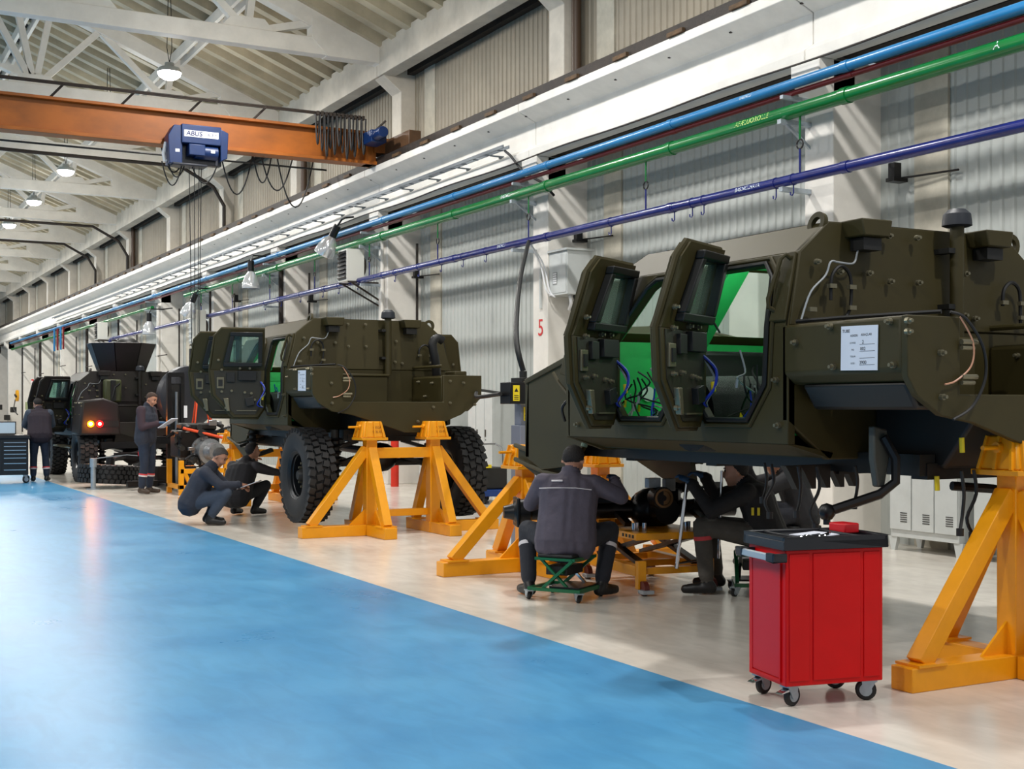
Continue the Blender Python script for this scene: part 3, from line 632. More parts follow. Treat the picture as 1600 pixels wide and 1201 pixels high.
    # rear wall bolts (read off the photograph, on the plane of the wall)
    def bolt(x, y, z, rot=(0,0,0)): put('bolt', bolt_me, loc=(x,y,z), rot=rot, parent=v)
    for px, py in ((1342,367),(1386,369),(1430,372),(1308,425),(1354,427),(1387,440),(1431,442),(1505,428),(1502,493),(1519,498),(1273,409)):
        p = at(px, py, Y=5.66); bolt(p.x-5.93, p.y-4.73-0.01+0.02*(p.z-2.2), p.z)
    for px, py in ((1245,535),(1299,510),(1304,573),(1392,502),(1398,570)):
        p = at(px, py, X=4.83); bolt(-1.10, p.y-4.73, p.z, (0,0,-PI/2))
    for px, py in ((1416,501),(1416,518),(1468,551),(1470,620)):
        p = at(px, py, Y=4.73); bolt(p.x-5.93, 0.0, p.z)
    for yy, zz in ((1.02,1.62),(1.0,1.36),(2.9,1.45),(3.2,1.34)): bolt(-HW, yy, zz, (0,0,-PI/2))
    for xx, zz in ((0.62,1.78),(0.80,1.76),(0.62,1.52),(0.95,1.50),(0.40,1.47),(0.20,1.30)): bolt(xx, 0.0, zz)
    for yy, zz in ((0.3,1.76),(0.7,1.78),(0.5,1.6)): bolt(0.54, yy, zz, (0,0,-PI/2))
    for xx, zz in ((-0.74,1.80),(-0.74,1.62)): MB().cyl((xx,-0.02,zz), (xx+0.11,-0.02,zz), 0.014, n=8).cyl((xx,-0.02,zz-0.03), (xx+0.09,-0.02,zz-0.03), 0.012, n=8).build('latch_pin', M_bolt, v, **L)
    # grab handle on the rear pillar
    def onside(y, z, off): return (-HW+lean*(z-ZB)-off*0.87, y, z+off*0.5)
    MB().tube([onside(1.0,2.31,0.0), onside(1.0,2.31,0.06), onside(1.02,2.28,0.075), onside(1.06,2.05,0.075), onside(1.06,2.01,0.06), onside(1.05,2.01,0.0)], 0.014, 8).build('grab_handle', paint, v, **L)
    MB().prism([(0.94,0.02),(1.08,0.02),(1.06,0.42),(0.97,0.42)], (-HW,0,ZB), (0,1,0), (lean,0,1), (-0.02,0,0.01)).build('rear_pillar_flange', paint, v, bevel=0.005, **L)
    # harness on the rear wall
    yw = 0.885
    MB().tube(spline([(-1.02,yw,1.96),(-0.95,yw,2.12),(-0.84,yw,2.22),(-0.80,yw,2.30),(-0.74,yw,2.30),(-0.63,yw,2.30),(-0.58,yw+0.02,2.36),(-0.56,yw+0.02,2.44)], 5), 0.006, 6).build('harness_cable', M_wirewhite, v, **L)
    MB().tube(spline([(-0.80,yw,2.08),(-0.79,yw,2.22),(-0.72,yw,2.28),(-0.65,yw,2.22),(-0.65,yw,2.05),(-0.70,yw,1.97)], 5), 0.010, 6).build('harness_cable', M_black, v, **L)
    MB().tube(spline([(0.62,yw,2.10),(0.63,yw,2.20),(0.70,yw,2.25),(0.77,yw,2.20),(0.78,yw,2.05),(0.78,yw,1.97)], 5), 0.012, 6).build('harness_cable', M_black, v, **L)
    for q in ((-0.80,yw-0.01,2.16),(-0.65,yw-0.01,2.16),(-0.65,yw-0.01,2.04),(-0.95,yw-0.01,2.02),(0.62,yw-0.01,2.12),(0.78,yw-0.01,2.12),(0.78,yw-0.01,2.03)): MB().box(q, (0.05,0.03,0.025)).build('cable_clip', M_bolt, v, **L)
    MB().tube([(-1.04,0.90,1.95),(-0.98,0.6,1.955),(-0.92,0.30,1.955),(-0.80,0.06,1.96)], 0.012, 6).build('harness_cable', M_black, v, **L)
    MB().tube(spline([(-0.80,0.0,1.955),(-0.72,-0.03,1.92),(-0.62,-0.05,1.78),(-0.60,-0.05,1.62),(-0.68,-0.04,1.47),(-0.80,-0.02,1.40)], 6), 0.008, 6).build('loose_cable', M_black, v, **L)
    MB().tube(spline([(-0.74,-0.01,1.93),(-0.67,-0.03,1.80),(-0.68,-0.03,1.68),(-0.78,-0.02,1.60),(-0.86,-0.02,1.58)], 6), 0.005, 5).build('loose_cable', M_copper, v, **L)
    # interior: green floor and dash, dark trim, woven tunnel cover, wiring
    MB().bx(-HW+0.06,HW-0.06,1.0,3.32,1.30,1.33).build('cabin_floor', M_intgreen, v, **L)
    MB().bx(HW-0.09,HW-0.06,1.0,3.3,1.33,1.82).build('inner_trim', M_intdark, v, **L)
    for s in (-1, 1): MB().prism([(y, (z-ZB)) for y, z in upP], (s*(HW-0.062),0,ZB), (0,1,0), (-s*lean,0,1), (-s*0.008,0,-0.002)).build('side_lining', M_intgreen, v, **L)
    MB().bx(HW-0.12,HW-0.06,1.0,3.3,1.82,1.93).build('inner_waist_rail', M_intgreen, v, **L)
    MB().bx(-0.98,-0.25,3.0,3.03,1.33,1.82).build('dash_panel', M_intgreen, v, **L)
    MB().bx(-0.20,0.95,2.9,3.25,1.45,1.88).build('dashboard', M_intdark, v, bevel=0.03, **L)
    MB().cyl((-0.62,2.985,1.56), (-0.62,2.998,1.56), 0.055, n=18).build('dash_opening', M_sign_white, v, **L)
    MB().lathe([(0.0,-0.62),(0.24,-0.62),(0.25,-0.3),(0.25,0.6),(0.0,0.6)], (-0.36,1.98,1.42), (1,0,0), n=24).build('tunnel_cover', M_mesh, v, **L)
    MB().bx(-0.2,0.9,0.99,1.04,1.33,2.3).build('rear_trim', M_intdark, v, **L)
    MB().beam((HW-0.16,1.90,1.90), (RW-0.06,1.55,2.48), 0.10, 0.05).build('inner_pillar', M_intgreen, v, **L)
    MB().beam((HW-0.20,1.84,2.05), (RW-0.10,1.52,2.50), 0.10, 0.06).build('inner_pillar_cover', mat('dark_teal_trim', (12,50,48), 0.5), v, **L)
    MB().bx(-RW+0.05,RW-0.05,1.05,1.40,2.47,2.50).build('head_lining', M_intgreen, v, **L); MB().bx(-RW+0.05,RW-0.05,2.3,2.7,2.47,2.50).build('head_lining', M_intgreen, v, **L)
    MB().bx(-1.0,1.0,3.27,3.31,1.83,1.95).build('front_waist_rail', M_intgreen, v, **L)
    MB().bx(-0.24,1.0,3.27,3.30,1.33,1.83).build('front_trim', M_intdark, v, **L)
    for x0, x1 in ((-0.98,-0.85),(-0.08,0.08),(0.85,0.98)):
        a_, b_ = Vector(fr(x0,0.05)), Vector(fr(x1,0.05)); c_ = Vector(fr(x0,0.97))
        MB().prism([(0,0),(1,0),(1,1),(0,1)], a_+Vector((0,-0.07,-0.05)), b_-a_, c_-a_, (0,-0.02,-0.02)).build('windscreen_post_cover', M_intgreen, v, **L)
    rnd = random.Random(5)
    for k in range(34):
        x0, y0 = rnd.uniform(-1.0,-0.6), rnd.choice((rnd.uniform(1.3,1.75), rnd.uniform(2.5,2.75)))
        z0 = rnd.uniform(1.5,1.8); m = (M_black, M_black, M_wirewhite, M_wireblue, M_black)[k % 5]
        pts = [(x0+rnd.uniform(-0.12,0.25)*t, y0+rnd.uniform(-0.2,0.2)*t, z0-0.35*t*(1-0.2*t)+rnd.uniform(-0.04,0.04)) for t in (0,0.33,0.66,1.0)]
        MB().tube(spline(pts, 5), 0.0065, 5).build('cabin_wire', m, v, **L)
        p = Vector(pts[2]); MB().cyl(p, p+Vector((0.0,0.01,-0.05)), 0.010, n=6).build('wire_tape', (M_yel, M_wirewhite, M_yel)[k % 3], v, **L)
    for k, (xx, yy) in enumerate(((-0.55,1.42),(-0.50,1.50),(-0.45,2.45),(-0.5,1.55))):
        MB().tube(spline([(xx,yy,2.46),(xx+0.02,yy+0.02,2.3),(xx-0.02,yy,2.12),(xx+0.04,yy-0.03,1.98)], 5), 0.008, 5).build('roof_wire', M_black, v, **L)
    # work lamp on the cabin ceiling
    if not lit:
        MB().bx(-0.12,0.12,2.28,2.36,2.44,2.47).build('cabin_lamp', mat('cabin_lamp_glow', (235,255,240), 0.4, emit=6.0), v, **L)
        for yy in (1.45, 2.32):
            cl = bpy.data.lights.new('cabin_light', 'POINT'); cl.energy = 8; cl.shadow_soft_size = 0.08; cl.color = (0.92, 1.0, 0.94)
            co = bpy.data.objects.new('cabin_light', cl); COL.objects.link(co); co.location = (-0.25, yy, 2.36); co.parent = v
    # doors
    def door(yh, s, ang, W=0.66):
        d = root('door', (0,0,0)); d.parent = v; d.location = (s*(HW+0.02), yh, 0); d.rotation_euler = (0,0,ang); WO[d.name] = (0,0,0)
        X = lambda z, t: -s*(max(0, z-ZB)*lean+t)
        T = 0.075
        def slab(poly, name, m, t0=0.0, t1=T, bev=0.008, par=d):
            b = MB(); n = len(poly)
            a = [(X(z,t0), -w_, z) for w_, z in poly]; c = [(X(z,t1), -w_, z) for w_, z in poly]
            b._add(a+c, [tuple(range(n)), tuple(range(2*n-1,n-1,-1))]+[(i, i+n, (i+1) % n+n, (i+1) % n) for i in range(n)])
            return b.build(name, m, par, bevel=bev, **L)
        slab([(0,ZB),(0,1.46),(0.08,1.34),(0.38,1.34),(W-0.03,1.62),(W,ZB)], 'door_skin', paint)
        wz = [(0.07,2.02),(0.44,2.06),(0.38,2.34),(0.07,2.34)]
        slab([(0,ZB),(W,ZB),(W-0.06,2.34),(W-0.14,2.43),(0.25,2.43),(0.25,2.34),(0.38,2.34),(0.44,2.06),(0.25,2.04)], 'door_skin', paint) if False else None
        slab([(0.0,ZB),(W,ZB),(W-0.02,2.0),(0.44,2.03),(0.07,2.0),(0.0,2.0)], 'door_upper_skin', paint, bev=0)
        slab([(0.0,2.0),(0.07,2.0),(0.07,2.34),(0.0,2.34)], 'door_upper_skin', paint, bev=0)
        slab([(0.44,2.03),(W-0.02,2.0),(W-0.06,2.34),(0.38,2.34)], 'door_upper_skin', paint, bev=0)
        slab([(0.0,2.34),(W-0.06,2.34),(W-0.14,2.43),(0.0,2.43)], 'door_upper_skin', paint, bev=0)
        fr_ = slab([(0.03,1.97),(0.50,1.97),(0.50,2.02),(0.03,2.02)], 'window_frame', M_gunmetal, T, T+0.06)
        slab([(0.03,2.34),(0.42,2.34),(0.42,2.39),(0.03,2.39)], 'window_frame', M_gunmetal, T, T+0.06)
        slab([(0.03,2.02),(0.08,2.02),(0.08,2.34),(0.03,2.34)], 'window_frame', M_gunmetal, T, T+0.06)
        slab([(0.43,2.02),(0.50,2.02),(0.42,2.34),(0.37,2.34)], 'window_frame', M_gunmetal, T, T+0.06)
        slab([(0.06,2.0),(0.46,2.0),(0.40,2.36),(0.06,2.36)], 'window_pane', M_glass, 0.03, 0.06, bev=0)
        MB().tube([(X(z,T*0.5), -w_, z) for w_, z in ((0,1.46),(0.08,1.335),(0.38,1.335),(W-0.025,1.62),(W+0.004,ZB),(W-0.056,2.345),(W-0.136,2.436),(0,2.436))], 0.02, 6).build('door_rim', paint, d, **L)
        slab([(0.04,1.92),(0.04,1.50),(0.11,1.38),(0.36,1.38),(W-0.07,1.63),(W-0.045,1.92)], 'door_shade_sheet', mat('door_shade_dark', (40,38,27), 0.5), T, T+0.006, bev=0)  # added dark sheet: shade on the door's inner face, put in as colour
        slab([(W-0.17,1.70),(W-0.08,1.70),(W-0.08,1.84),(W-0.17,1.84)], 'latch_plate', M_bolt, T, T+0.02, bev=0.004)
        slab([(W-0.15,1.73),(W-0.10,1.73),(W-0.10,1.81),(W-0.15,1.81)], 'latch_pocket', M_gunmetal, T+0.01, T+0.03, bev=0)
        slab([(W-0.30,1.78),(W-0.20,1.78),(W-0.20,1.90),(W-0.30,1.90)], 'lock_box', M_gunmetal, T, T+0.035, bev=0.004)
        slab([(0.10,1.80),(0.32,1.80),(0.32,1.92),(0.10,1.92)], 'door_control_box', M_intdark, T, T+0.05, bev=0.004)
        slab([(0.42,1.42),(0.46,1.42),(0.50,1.58),(0.44,1.58)], 'door_handle', M_bolt, T, T+0.04, bev=0.006)
        slab([(0.10,1.42),(0.34,1.42),(0.34,1.43),(0.10,1.43)], 'drip_strip', M_bolt, T, T+0.02, bev=0)
        slab([(0.12,1.50),(0.22,1.48),(0.24,1.58),(0.14,1.60)], 'hinge_motor', M_gunmetal, T, T+0.05, bev=0.004)
        for w_, z in ((0.52,1.66),(0.40,1.67),(0.47,1.52),(0.47,1.46),(0.30,1.95),(0.18,1.95),(0.52,1.93),(0.56,2.05),(0.16,1.64),(0.24,1.65),(0.12,1.56)):
            o = put('door_bolt', bolt_me, loc=(X(z,T), -w_, z), rot=(0,0,PI/2 if s < 0 else -PI/2), parent=d)
        if s < 0:
            for k, m in enumerate((M_wireblue, M_black, M_wirewhite)):
                MB().tube(spline([(0.06,-0.06+0.01*k,1.80),(0.14,0.0,1.70-0.03*k),(0.15,-0.05,1.58),(0.10,-0.09+0.02*k,1.50),(0.09,-0.02,1.47)], 5), 0.009, 5).build('door_cable', m, d, **L)
            MB().cyl((0.13,-0.02,1.62), (0.14,-0.03,1.56), 0.014, n=6).build('wire_tape', M_yel, d, **L)
        for z in (1.52, 1.84): MB().cyl((0,0.015,z-0.05), (0,0.015,z+0.05), 0.022, n=10).build('door_hinge', paint, d, **L)
        return d
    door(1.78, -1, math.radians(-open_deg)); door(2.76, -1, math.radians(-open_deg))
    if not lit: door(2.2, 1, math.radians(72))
    # suspension
    if detail:
        for s in (-1, 1):
            for yy in (0.67, 3.95):
                b = MB()
                for k in range(7): b.lathe([(0.062,0.0),(0.085,0.018),(0.062,0.036)], (s*0.62,yy-0.12,0.62+k*0.075), n=14)
                b.build('coil_spring', M_blkmetal, v, **L)
                MB().cyl((s*0.62,yy-0.12,0.52), (s*0.62,yy-0.12,1.2), 0.05, n=12).build('damper', M_gunmetal, v, **L)
                MB().beam((s*0.30,yy,0.86), (s*0.80,yy,0.70), 0.14, 0.05).beam((s*0.30,yy,1.06), (s*0.78,yy,0.92), 0.10, 0.04).build('wishbone', M_gunmetal, v, **L)
        MB().ball((0,0.67,0.86), 0.19, 14, (1.2,1,0.95)).cyl((-0.75,0.67,0.80), (0.75,0.67,0.80), 0.045, n=10).build('rear_differential', M_blkmetal, v, **L)
        MB().cyl((0,0.8,0.92), (0,3.8,0.98), 0.05, n=10).build('drive_shaft', M_blkmetal, v, **L)
        MB().bx(-0.42,0.42,2.9,4.5,0.92,1.12).build('skid_box', M_gunmetal, v, bevel=0.03, **L)
    if paper:
        yP = {True: 0.335}[True]
        cP = Vector((-1.106, yP, 1.775))
        MB().box(cP, (0.004,0.27,0.235), Matrix.Rotation(0.02, 3, 'X')).build('paper_sheet', M_paper, v, **L)
        def tx(t, sz, dy, dz): put('sheet_lettering', text_mesh(t, sz, M_black_text), loc=(cP.x-0.0035, cP.y-dy, cP.z+dz), rot=frame_rot((0,-1,0),(0,0,1)), parent=v)
        tx('TUBE', 0.024, -0.095, 0.092)
        tx('ASKERI', 0.018, -0.035, 0.066); tx('ARAÇLAR', 0.018, 0.055, 0.068)
        for k, (a, b_) in enumerate((('GOVDE', '2'), ('NO', '002'), ('TESLIM', ''), ('KOD', '3900'))):
            tx(a, 0.013, -0.045, 0.028-k*0.036)
            if b_: tx(b_, 0.026, 0.03, 0.030-k*0.036)
            MB().box((cP.x-0.003, cP.y-0.06, cP.z+0.018-k*0.036), (0.001,0.11,0.0015)).build('form_line', M_black_text, v, **L)
    return v

V1 = vehicle((5.93, 4.73, 0), 'olive armoured vehicle hull without wheels on yellow stands, nearest to the camera', M_olive, detail=False)
V2 = vehicle((6.03, 13.83, 0), 'olive armoured vehicle with big wheels on yellow stands, middle of the row', M_olive, open_deg=104)
for s in (-1, 1):
    tyre_wheel('wheel', V2, dirx=s, loc=(-0.95 if s < 0 else 1.0, 0.60, 0.67))
# V1: links and hoses hanging out under the hull
L = dict(world=False)
for k, (pts, r) in enumerate((([(-0.72,0.55,1.30),(-0.66,0.52,1.18),(-0.66,0.52,1.05),(-0.74,0.56,0.98),(-0.98,0.72,0.88)], 0.028), ([(-0.30,0.45,1.02),(-0.05,0.38,1.0),(0.28,0.30,0.93)], 0.026))):
    MB().tube(pts, r, 8).build('steering_link', M_blkmetal, V1, **L)
    MB().ball(pts[-1], 0.05, 10).cyl(pts[-1], Vector(pts[-1])-Vector((0,0,0.07)), 0.02, n=8).build('ball_joint', M_blkmetal, V1, **L)
MB().prism([(0,0),(0.10,-0.02),(0.12,-0.16),(0.08,-0.34),(0.03,-0.34),(0.0,-0.18)], (-0.78,0.56,1.36), (1,0,0), (0,0,1), (0,0.05,0)).build('link_bracket', mat('grey_cast_bracket', (66,68,62), 0.45), V1, bevel=0.01, **L)
for k, (x, y, ln) in enumerate(((-0.9,1.05,0.25),(-0.82,0.98,0.32),(-0.6,0.9,0.2),(-0.85,1.35,0.28),(-0.78,1.5,0.2),(-0.35,0.25,0.33),(-0.5,0.2,0.30))):
    MB().tube(spline([(x,y,1.12),(x+0.02,y,1.12-ln*0.4),(x+0.03*(-1)**k,y+0.02,1.12-ln*0.8),(x-0.01,y,1.10-ln)], 4), 0.010, 6).cyl((x-0.01,y,1.11-ln), (x-0.01,y,1.07-ln), 0.02, n=8).build('hanging_hose', M_black, V1, **L)
for x, y, z in ((-0.52,0.18,1.30),(-0.45,0.42,1.08)): MB().cyl((x,y,z), (x+0.005,y,z-0.08), 0.014, n=8).build('wire_tape', M_yel, V1, **L)
for k in range(5): MB().prism([(0,0),(0.12,0),(0.12,-0.14),(0.09,-0.14),(0.03,-0.04)], (-0.95+k*0.13,1.1+0.02*k,1.12), (1,0,0), (0,0,1), (0,0.05,0)).build('belly_bracket', M_gunmetal, V1, **L)
MB().cyl((-0.90,3.44,1.34), (-0.86,3.44,1.22), 0.016, n=8).cyl((-0.865,3.44,1.24), (-0.885,3.45,1.17), 0.026, n=10).build('hose_coupling', mat('green_grey_coupling', (92,112,92), 0.5), V1, **L)
MB().tube(spline([(-0.82,3.72,1.64),(-0.86,3.70,1.54),(-0.90,3.74,1.46),(-0.84,3.80,1.36)], 5), 0.012, 6).build('loose_plug_lead', M_black, V1, **L)
# V2 air intake hose behind the right tail box
MB().tube(spline([(0.80,0.75,1.85),(0.76,0.7,2.05),(0.72,0.7,2.25),(0.78,0.7,2.33),(0.86,0.7,2.30)], 5), 0.055, 12).build('intake_hose', M_black, V2, **L)

# finished dark vehicle at the back, standing on its wheels
V3 = vehicle((5.60, 25.7, -0.35), 'finished dark vehicle with roof turret and lit tail lamps, farthest of the three', M_camo, lit=True, paper=False, open_deg=74)
for s in (-1, 1):
    for yy in (0.60, 3.95): tyre_wheel('wheel', V3, dirx=s, loc=(s*0.95, yy, 0.91))
V3b = lambda b, n, m, bev=0.0: b.build(n, m, V3, bevel=bev, **L)
V3b(MB().prism([(0,0),(0.78,0),(0.74,0.62),(0.45,0.72),(0.06,0.66)], (-1.16,-0.06,1.28), (1,0,0), (0,0,1), (0,0.9,0)), 'rear_lamp_housing', M_camo, 0.04)
M_amb = mat('amber_lens', (255,120,10), 0.3, emit=2.2); M_ambc = mat('amber_bulb', (255,170,60), 0.3, emit=220.0); M_redl = mat('red_lens', (255,10,16), 0.3, emit=2.6); M_redc = mat('red_bulb', (255,70,60), 0.3, emit=50.0)
def tail_lamp(x, y0, nm, m, mc, e, colr, r=0.065):
    lens = MB().cyl((x,y0,1.5), (x,y0-0.02,1.5), r, n=18).build(nm, m, V3, **L)
    MB().cyl((x,y0-0.02,1.5), (x,y0-0.026,1.5), r*0.5, n=14).build('bulb', mc, lens, **L)
    tl = bpy.data.lights.new('tail_light', 'POINT'); tl.energy = e; tl.color = colr; tl.shadow_soft_size = 0.03
    to = bpy.data.objects.new('tail_light', tl); COL.objects.link(to); to.location = (x, y0-0.10, 1.5); to.parent = V3
tail_lamp(-0.95, -0.065, 'amber_tail_lamp', M_amb, M_ambc, 7, (1.0,0.32,0.03))
tail_lamp(-0.78, -0.065, 'red_tail_lamp', M_redl, M_redc, 2, (1.0,0.05,0.04))
V3b(MB().bx(-0.80,-0.42,-0.07,-0.05,1.44,1.56), 'lamp_panel', M_gunmetal)
tail_lamp(1.0, 0.0, 'amber_tail_lamp', M_amb, M_ambc, 3, (1.0,0.32,0.03))
tail_lamp(0.86, 0.0, 'red_tail_lamp', M_redl, M_redc, 2, (1.0,0.05,0.04))
# open topped gunner shield: six flared plates
zt0, zt1 = 2.56, 3.15
for k in range(8):
    a0, a1 = 2*PI*(k-0.5)/8, 2*PI*(k+0.5)/8
    lo = [(0.46*math.sin(a), 1.75-0.46*math.cos(a), zt0) for a in (a0, a1)]; hi = [(0.68*math.sin(a), 1.75-0.68*math.cos(a), zt1) for a in (a1, a0)]
    n_ = (Vector(lo[1])-Vector(lo[0])).cross(Vector(hi[0])-Vector(lo[0])).normalized()*0.03
    q = [Vector(p) for p in lo+hi]; b = MB(); b._add([tuple(p) for p in q]+[tuple(p+n_) for p in q], [(0,1,2,3),(7,6,5,4),(0,4,5,1),(1,5,6,2),(2,6,7,3),(3,7,4,0)])
    V3b(b, 'turret_shield', M_camo)
V3b(MB().lathe([(0.0,0.26),(0.14,0.24),(0.24,0.16),(0.28,0.05),(0.28,0.0)], (0.12,1.75,3.02), n=20), 'turret_hatch', M_gunmetal)
V3b(MB().bx(-0.55,-0.22,0.62,0.86,1.92,2.38), 'jerry_can', mat('olive_can', (72,76,44), 0.5), 0.04)
V3b(MB().tube([(-0.40,0.60,2.02),(-0.36,0.59,2.22),(-0.26,0.6,2.3)], 0.02, 6).bx(-0.44,-0.34,0.59,0.62,1.95,2.36), 'can_strap', M_black)
V3b(MB().lathe([(0.0,-0.17),(0.50,-0.16),(0.60,-0.10),(0.62,0.0),(0.60,0.10),(0.50,0.16),(0.0,0.17)], (0.80,-0.45,2.02), (0.25,-1,0), n=36), 'spare_wheel_cover', mat('black_vinyl_cover', (30,32,40), 0.45, bump=0.2, bscale=9))
V3b(MB().beam((0.55,0.0,1.5), (0.8,-0.4,2.0), 0.08, 0.08).beam((1.0,0.05,1.5), (0.8,-0.4,2.0), 0.08, 0.08), 'spare_wheel_carrier', M_gunmetal)
V3b(MB().bx(-1.16,-0.95,1.0,2.2,1.0,1.03).bx(-1.16,-0.95,2.2,3.0,1.0,1.03), 'side_step', M_bolt)
V3b(MB().bx(-0.75,0.6,-0.1,0.05,1.02,1.15), 'rear_cross_bar', M_blkmetal)
V3b(MB().tube(spline([(-0.05,-0.1,1.42),(0.1,-0.2,1.35),(0.2,-0.16,1.18),(0.05,-0.15,1.10)], 5), 0.06, 10), 'exhaust_pipe', M_steel)
# ------------------------------------------------------------------ yellow support stands
def stand_pair(loc, label, hz=1.12, text=None):
    o = root('support_stand', loc, label, 'support stand'); L = dict(world=False)
    for s in (-1, 1):
        mx = s*0.40
        MB().bx(s*1.24, s*0.32, -0.075, 0.075, 0, 0.125).build('foot_beam', M_yellow, o, bevel=0.005, **L)
        MB().bx(mx-0.075, mx+0.075, -0.62, -0.08, 0, 0.125).build('foot_beam', M_yellow, o, bevel=0.005, **L)
        MB().bx(mx-0.075, mx+0.075, 0.08, 0.62, 0, 0.125).build('foot_beam', M_yellow, o, bevel=0.005, **L)
        MB().bx(mx-0.065, mx+0.065, -0.065, 0.065, 0.12, hz-0.02).build('mast', M_yellow, o, bevel=0.006, **L)
        for p0, p1, w_ in (((s*1.12,0,0.13),(mx+s*0.05,0,hz-0.13),0.10), ((mx,-0.50,0.13),(mx,-0.05,hz-0.13),0.10), ((mx,0.50,0.13),(mx,0.05,hz-0.13),0.10)):
            MB().beam(p0, p1, w_, 0.10).build('brace', M_yellow, o, bevel=0.005, **L)
        for p in ((s*1.10,0,0.132),(mx,-0.47,0.132),(mx,0.47,0.132)): MB().box(p, (0.20,0.17,0.014)).build('foot_plate', M_yellow, o, **L)
        MB().prism([(0.065,0.125),(0.26,0.125),(0.065,0.30)], (mx,-0.008,0), (s,0,0), (0,0,1), (0,0.016,0)).build('gusset', M_yellow, o, **L)
        MB().prism([(0.065,0.125),(0.22,0.125),(0.065,0.28)], (mx+0.04,0,0), (0,-1,0), (0,0,1), (0.016,0,0)).build('gusset', M_yellow, o, **L)
        # head: tapered socket on a flange
        MB().bx(mx-0.16, mx+0.16, -0.16, 0.16, hz-0.03, hz).build('head_flange', M_yellow, o, bevel=0.004, **L)
        b = MB(); q0, q1 = 0.145, 0.105
        b._add([(mx-q0,-q0,hz),(mx+q0,-q0,hz),(mx+q0,q0,hz),(mx-q0,q0,hz),(mx-q1,-q1,hz+0.185),(mx+q1,-q1,hz+0.185),(mx+q1,q1,hz+0.185),(mx-q1,q1,hz+0.185)], [(0,3,2,1),(4,5,6,7),(0,1,5,4),(1,2,6,5),(2,3,7,6),(3,0,4,7)])
        b.build('head', M_yellow, o, bevel=0.012, **L)
        for rx in (-0.085, 0.0, 0.085):
            MB().beam((mx+rx*1.3,-0.150,hz), (mx+rx*0.95,-0.110,hz+0.18), 0.016, 0.03, up=(0,-1,0)).build('head_rib', M_yellow, o, **L)
            MB().beam((mx-0.150,rx*1.3,hz), (mx-0.110,rx*0.95,hz+0.18), 0.016, 0.03, up=(-1,0,0)).build('head_rib', M_yellow, o, **L)
        MB().cyl((mx-0.12,0.0,hz+0.12), (mx-0.27,-0.02,hz+0.12), 0.013, n=10).cyl((mx-0.115,0,hz+0.12), (mx-0.145,0,hz+0.12), 0.03, n=12).build('locking_pin', M_yellow, o, **L)
        if text:
            sl = math.atan2(0.04, 0.185)
            for t, zz in ((text[0], 0.115), (text[1] if s < 0 else text[2], 0.065)):
                put('stencil', text_mesh(t, 0.04, mat('stencil_ink', (120, 62, 10), 0.6)), loc=(mx+0.04, -0.149+0.04*zz/0.185-0.004, hz+zz), rot=(PI/2-sl, 0, 0), parent=o)
    MB().bx(-0.34, 0.34, -0.05, 0.05, hz-0.24, hz-0.12).build('cross_beam', M_yellow, o, bevel=0.005, **L)
    MB().bx(-0.34, 0.34, 0.02, 0.10, 0.20, 0.28).build('cross_beam', M_yellow, o, bevel=0.005, **L)
    return o
stand_pair((6.16, 4.86, 0), 'yellow steel stand pair under the tail of the nearest hull, at the right edge', 1.125, ('0552A', 'SOL-07', 'SAG-07'))
stand_pair((5.99, 10.07, 0), 'yellow steel stand pair under the nose of the nearest hull, behind the seated worker', 0.945)
stand_pair((6.0, 13.76, 0), 'yellow steel stand pair under the tail of the wheeled middle vehicle', 1.12, ('0552A', 'SOL-07', 'SAG-07'))
stand_pair((6.0, 19.2, 0), 'yellow steel stand pair under the nose of the middle vehicle, behind the squatting men', 0.945)

# ------------------------------------------------------------------ red tool trolley
M_redtool = mat('red_enamel', (208, 0, 4), 0.42, var=0.04, spec=0.3)
tz = root('tool_trolley', (4.435, 4.97, 0), 'red steel tool trolley on casters with black tray top', 'tool trolley', rz=math.radians(-11))
L = dict(world=False)
A, B = 0.272, 0.187
MB().bx(-A,A,-B,B,0.105,0.77).build('cabinet_body', M_redtool, tz, bevel=0.006, **L)
for x0, x1, y0, y1 in ((-A+0.02,-A+0.13,-B-0.006,-B),(-A+0.15,A-0.13,-B-0.006,-B),(A-0.11,A-0.02,-B-0.006,-B)):
    MB().bx(x0,x1,y0,y1,0.13,0.75).build('side_panel', M_redtool, tz, bevel=0.003, **L)
MB().bx(-A-0.006,-A,-B+0.05,B-0.05,0.14,0.72).build('end_panel', mat('red_enamel_end', (200,4,22), 0.36, spec=0.3), tz, bevel=0.003, **L)
MB().bx(-A-0.008,-A,-B+0.04,-B+0.05,0.13,0.72).bx(-A-0.008,-A,B-0.05,B-0.04,0.13,0.72).bx(-A-0.008,-A,-B+0.04,B-0.04,0.12,0.135).build('end_panel_fold', M_redtool, tz, **L)
M_tray = mat('black_plastic_tray', (24, 26, 32), 0.42)
tb = MB()
tb.bx(-A-0.02,A+0.02,-B-0.02,B+0.02,0.77,0.815)
for x0,x1,y0,y1 in ((-A-0.02,A+0.02,-B-0.02,-B+0.005),(-A-0.02,A+0.02,B-0.005,B+0.02),(-A-0.02,-A+0.005,-B-0.02,B+0.02),(A-0.005,A+0.02,-B-0.02,B+0.02),(-A+0.08,-A+0.09,-B,B),(A-0.14,A-0.13,-B,B)): tb.bx(x0,x1,y0,y1,0.77,0.832)
tb.build('tray_top', M_tray, tz, bevel=0.005, **L)
MB().bx(-A-0.075,-A-0.055,-B+0.03,B-0.06,0.715,0.75).build('push_handle', mat('handle_grey', (176,184,190), 0.35, metal=0.3), tz, bevel=0.005, **L)
for y0, y1 in ((-B-0.02,-B+0.06),(B-0.07,B-0.0)): MB().bx(-A-0.078,-A-0.0,y0,y0+0.02,0.71,0.755).bx(-A-0.078,-A-0.053,y0,y1,0.71,0.755).build('handle_bracket', M_tray, tz, bevel=0.006, **L)
